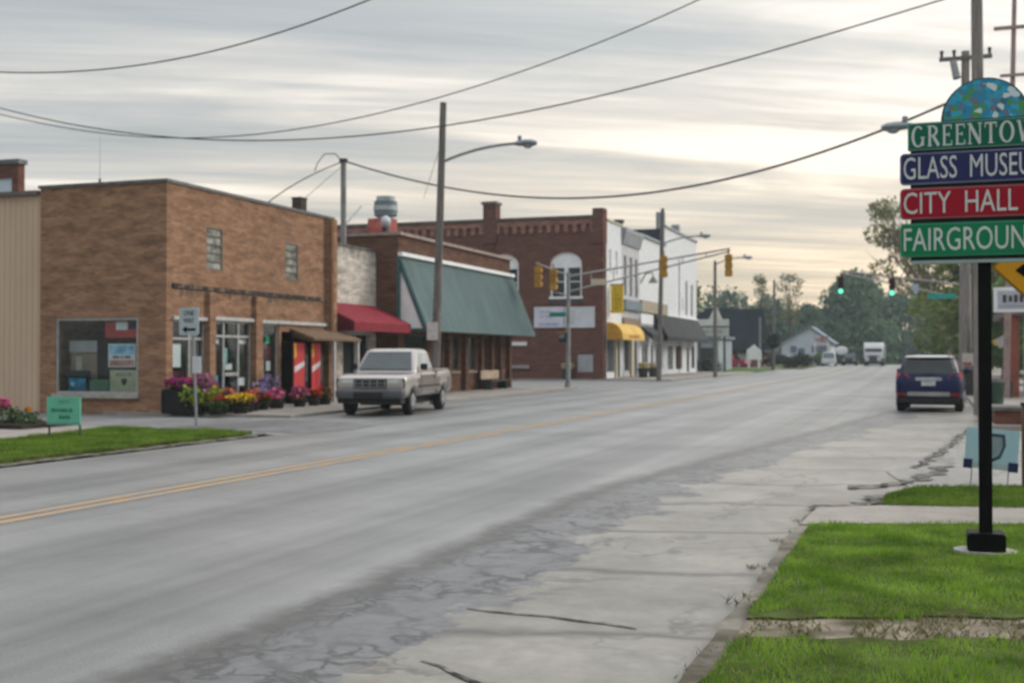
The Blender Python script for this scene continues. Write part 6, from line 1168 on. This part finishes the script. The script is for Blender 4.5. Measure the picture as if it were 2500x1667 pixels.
for i, (x_, y_, h_, cw_, m_, lb) in enumerate([(-33, 208, 13.0, 7.0, teal, 'blue green tree behind the gap left of the white gabled house'), (-26.0, 212, 11.5, 6.0, teal, 'rounded blue green tree behind the white gabled house'), (-40, 176, 11.5, 5.5, green, 'green tree rising behind the left end of the dark roof'), (-34, 178, 10.0, 4.6, green, 'low green tree behind the middle of the dark roof'), (-30, 152, 11.0, 4.2, green, 'mid green tree close behind the tall white building')]):
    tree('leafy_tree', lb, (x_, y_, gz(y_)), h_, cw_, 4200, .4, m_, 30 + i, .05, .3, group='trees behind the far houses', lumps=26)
for i, (x_, y_, h_, cw_, lb) in enumerate([(-26.3, 205, 16.8, 2.6, 'left one of two tall sparse brownish trees on the skyline'), (-21.3, 204, 16.2, 2.8, 'right one of two tall sparse brownish trees on the skyline'), (-35, 160, 12.5, 2.4, 'sparse reddish tree between the tall white building and the dark roof'), (-9.0, 262, 18.0, 4.5, 'sparse pale tree showing behind the peaked tree'), (-31, 150, 14.5, 2.6, 'sparse brownish tree against the end of the tall white building')]):
    tree('sparse_tree', lb, (x_, y_, gz(y_)), h_, cw_ * 1.25, 1100, .2, spring, 40 + i, .42, .2, 'vase', bark, 'sparse spring trees on the skyline', 26, 20, True, .8)
rd = random.Random(9); cs = []
for i in range(110):
    x_ = -330 + i * 6.2 + rd.uniform(-3, 3); r_ = rd.uniform(4, 7.5); cs.append(((x_, 420 + rd.uniform(-25, 25), -3 + rd.uniform(1.5, 5)), (r_, r_, rd.uniform(4, 6.5))))
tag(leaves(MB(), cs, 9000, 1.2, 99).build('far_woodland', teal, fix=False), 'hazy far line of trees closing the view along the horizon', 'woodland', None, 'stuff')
def bush(name, label, c, r, n, size, lm, seed, cat='bush', group=None, stem=True):
    T = thing(name, label, cat, (c[0], c[1], c[2] - r[2]), 0, group); rd = random.Random(seed)
    cs = [((c[0] + rd.uniform(-.5, .5) * r[0], c[1] + rd.uniform(-.5, .5) * r[1], c[2] + rd.uniform(-.4, .35) * r[2]), (r[0] * .6, r[1] * .6, r[2] * .6)) for _ in range(7)]
    leaves(MB(), cs, n, size, seed).build('foliage', lm, T, fix=False)
    sm = MB()
    for k in range(3): a = k * 2.1; sm.tube([(c[0], c[1], c[2] - r[2]), (c[0] + .4 * r[0] * math.cos(a), c[1] + .4 * r[1] * math.sin(a), c[2])], [.04, .015], 5)
    sm.build('stem', bark, T); return T
hedge_m = leafmat('hedge_leaf', (.012, .022, .014), (.03, .045, .025), .6, .15)
bush('hedge', 'dark hedge between the tall white building and the red car', (-20.6, 118.5, .75), (1.7, 1.2, .75), 700, .16, hedge_m, 1)
bush('hedge', 'dark clipped bush beside the black car', (-14.9, 141, gz(141) + .75), (1.1, 1, .75), 600, .16, hedge_m, 2)
bush('hedge', 'dark reddish hedge in front of the white gabled house', (-13.4, 142, gz(142) + .95), (1.3, 1, .95), 700, .16, leafmat('purple_leaf', (.02, .016, .016), (.04, .03, .025), .6, .1), 3)
bush('bush', 'small bright green bush at the left corner of the white gabled house', (-13.0, 158, gz(158) + 1.0), (.6, .6, 1.0), 350, .14, green, 4)
bush('bush', 'low dark round bush by the drive of the white gabled house', (-12.2, 160, gz(160) + .55), (.9, .7, .6), 350, .14, hedge_m, 5)
T = bush('globe_tree', 'dark round topped ornamental tree in front of the white gabled house', (-15.3, 128, gz(128) + 3.0), (1.05, 1.0, 1.1), 900, .16, leafmat('globe_leaf', (.01, .025, .02), (.025, .05, .035), .6, .15), 6, 'tree'); MB().tube([(-15.3, 128, gz(128) - .1), (-15.3, 128, gz(128) + 2.4)], [.09, .06], 7).build('trunk', bark, T)
o = thing('wooden_sign', 'small white gable topped sign stand by the lawn before the dark roofed house', 'sign', (-17.8, 135, gz(135))); g0 = gz(135); MB().prism([(-18.9, g0 + 1.0), (-17.3, g0 + 1.0), (-17.3, g0 + 2.0), (-18.1, g0 + 2.7), (-18.9, g0 + 2.1)], 'y', 134.9, 135.1).build('board', white_p, o); MB().box(-18.75, -18.6, 134.95, 135.05, g0, g0 + 1.0).box(-17.6, -17.45, 134.95, 135.05, g0, g0 + 1.0).build('post', white_p, o)

# flowers on sale in front of the tan shop
def flower_pot(label, x, y, r, h, lc, fc, nf, seed, pot=True, pm=None, fl_size=.06):
    T = thing('potted_flower', label, 'flowers', (x, y, .07), 0, 'flowers on sale along the shop front'); rd = random.Random(seed); z0 = .07; ph = min(.22, h * .4) if pot else .02
    if pot: MB().tube([(x, y, z0), (x, y, z0 + ph)], [r * .5, r * .68], 12).build('pot', pm or mat('pot_black', (.02, .02, .02), .6), T)
    cs = [((x + rd.uniform(-.4, .4) * r, y + rd.uniform(-.4, .4) * r, z0 + ph + rd.uniform(.25, .65) * (h - ph)), (r * .62, r * .62, (h - ph) * .42)) for _ in range(5)]
    leaves(MB(), cs, 220, .055, seed, .6).build('foliage', lc, T, fix=False)
    top = [((c[0], c[1], c[2] + (h - ph) * .18), (r * .66, r * .66, (h - ph) * .36)) for c, _ in cs]
    leaves(MB(), top, nf, fl_size, seed + 100, .9).build('blossom', fc, T, fix=False); return T
lime = leafmat('lime_leaf', (.15, .22, .02), (.27, .34, .05), 3, .3); dkl = leafmat('pot_leaf', (.02, .05, .012), (.06, .11, .03), 3, .25)
F = lambda n, a, c: leafmat(n, a, c, 5, .2)
magenta = F('magenta_petal', (.22, .015, .12), (.4, .04, .2)); pinkp = F('pink_petal', (.42, .06, .16), (.55, .16, .26)); mauve = F('mauve_petal', (.3, .10, .2), (.42, .2, .3)); redp = F('red_petal', (.38, .015, .02), (.5, .06, .04)); yell = F('yellow_petal', (.6, .36, .015), (.7, .5, .03)); coral = F('coral_petal', (.5, .12, .09), (.6, .22, .16)); lil = F('lilac_petal', (.2, .15, .32), (.33, .25, .42)); orange = F('orange_petal', (.5, .17, .02), (.6, .3, .05))
tub = mat('tub_black', (.012, .012, .013), .55, .3, 5)
T = thing('black_tub', 'tall black tub at the tan shop corner with magenta flowers on top', 'planter', (-18.9, 27.5, .07), 0, 'flowers on sale along the shop front'); MB().box(-19.35, -18.5, 27.0, 27.75, .07, .72).build('tub', tub, T, bevel=.03); leaves(MB(), [((-19.2 + .3 * i, 27.4, .84), (.22, .28, .14)) for i in range(3)], 240, .05, 5, .6).build('foliage', dkl, T, fix=False); leaves(MB(), [((-19.2 + .3 * i, 27.35, .9), (.22, .28, .12)) for i in range(3)], 260, .055, 6, .9).build('blossom', magenta, T, fix=False)
for i, a in enumerate([
    ('bright lime green plant left of the one way post', -18.35, 27.15, .42, .78, lime, lime, 40), ('bright lime green plant right of the one way post', -18.2, 27.75, .36, .74, lime, yell, 12), ('mauve flowers mounded above the lime green plants', -18.75, 28.1, .5, 1.02, dkl, mauve, 260),
    ('orange flowers at the back beside the mauve mound', -18.95, 27.75, .25, .98, dkl, orange, 70), ('small red flowers under the lime green plants', -17.75, 27.45, .24, .42, dkl, redp, 90), ('low dark green plant at the front of the flower rows', -17.6, 26.95, .34, .34, dkl, dkl, 40),
    ('bright yellow flowers at the front of the display', -17.35, 27.75, .36, .48, dkl, yell, 230), ('coral pink flowers just behind the yellow ones', -17.95, 28.15, .32, .62, dkl, coral, 170), ('dark green leafy plant behind the coral flowers', -18.5, 28.75, .4, .66, dkl, dkl, 80),
    ('orange red flowers right of the yellow ones', -17.65, 28.55, .3, .5, dkl, redp, 120), ('tall coral red flowers before the brick pier of the shop', -17.9, 29.25, .34, .62, dkl, coral, 210), ('dark red flowers between the coral and pink pots', -18.0, 29.95, .3, .44, dkl, redp, 90),
    ('pink flowers below the right front window', -18.0, 30.75, .36, .55, dkl, pinkp, 220), ('lilac flowers standing at the right front window', -18.9, 31.7, .42, 1.0, dkl, lil, 240), ('blue violet flowers low beside the lilac ones', -18.6, 31.0, .34, .7, dkl, lil, 120),
    ('pink flowers in front of the red vending machine', -18.0, 32.1, .32, .6, dkl, pinkp, 200), ('red flowers beside the red vending machine', -18.0, 33.0, .3, .48, dkl, redp, 110), ('green plant with red buds at the foot of the narrow vending machine', -18.05, 33.8, .34, .62, dkl, redp, 50), ('small yellow flowers beside the canopy post', -17.85, 36.9, .22, .36, dkl, yell, 60)]):
    flower_pot(*a, seed=200 + i)
T = thing('flower_bed', 'dark leafy flower bed with one pink bloom at the left edge', 'flower bed', (-19.0, 21.2, .05)); MB().box(-21, -18.1, 20.4, 22.1, .05, .14).build('soil', mat('mulch', (.03, .024, .02), .95, .4, 6, bump=.5), T)
leaves(MB(), [((-19.2, 21.0, .3), (.5, .4, .22)), ((-18.7, 21.2, .22), (.35, .3, .16)), ((-20.0, 21.1, .32), (.6, .4, .24)), ((-18.4, 20.9, .2), (.22, .22, .13))], 900, .05, 301, .6).build('foliage', dkl, T, fix=False); leaves(MB(), [((-19.05, 20.9, .58), (.16, .16, .1))], 120, .05, 302, .9).build('pink_bloom', pinkp, T, fix=False); leaves(MB(), [((-18.7, 21.3, .42), (.07, .07, .06))], 30, .04, 303, .9).build('orange_bloom', orange, T, fix=False)

# bench, tubs and hydrant-like items along the far pavement
o = thing('bench', 'dark bench with a pale seat back in front of the brown brick building', 'bench', (-19.0, 52.4, .07)); MB().box(-19.3, -18.75, 51.2, 53.6, .45, .52).build('seat', dkgray, o); MB().box(-19.34, -19.28, 51.2, 53.6, .55, .95).build('backrest', mat('pale_timber', (.42, .32, .24), .8, .2, 3), o)
for q_ in (51.3, 53.4): MB().box(-19.25, -18.8, q_, q_ + .1, .07, .45).build('leg', dkgray, o)
def tubp(label, x, y, fc):
    o = thing('tub_planter', label, 'planter', (x, y, .07)); MB().tube([(x, y, .07), (x, y, .7), (x, y, .76)], [.3, .4, .42], 14).build('tub', mat('tub_dark', (.04, .04, .035), .8), o); leaves(MB(), [((x, y, .95), (.4, .4, .25))], 160, .08, int(x * -10), .6).build('foliage', fc, o, fix=False)
cr = F('cream_petal', (.4, .33, .2), (.5, .44, .3))
tubp('dark tub of pale flowers at the corner of the red brick block', -22.9, 77.5, cr); tubp('dark tub of yellow flowers in front of the gray storefront', -19.3, 84.6, F('pale_yellow_petal', (.42, .38, .12), (.5, .46, .2))); tubp('dark tub of pale flowers beside the short black awning', -19.2, 87.6, cr)

# ------------------------------------------------------------------ thin evening haze
hz = MB().box(-420, 420, -32, 560, -5.2, 24).build('haze', bpy.data.materials.new('haze'), None)
hm = hz.data.materials[0]; hm.use_nodes = True; ht = hm.node_tree; ht.nodes.clear(); ho_ = ht.nodes.new('ShaderNodeOutputMaterial'); hv = ht.nodes.new('ShaderNodeVolumePrincipled')
hv.inputs['Color'].default_value = (.80, .92, .97, 1); hv.inputs['Density'].default_value = .0004; hv.inputs['Anisotropy'].default_value = .25
ht.links.new(hv.outputs[0], ho_.inputs['Volume']); hz['kind'] = 'stuff'; hz['label'] = 'thin evening haze over the street'; hz['category'] = 'haze'
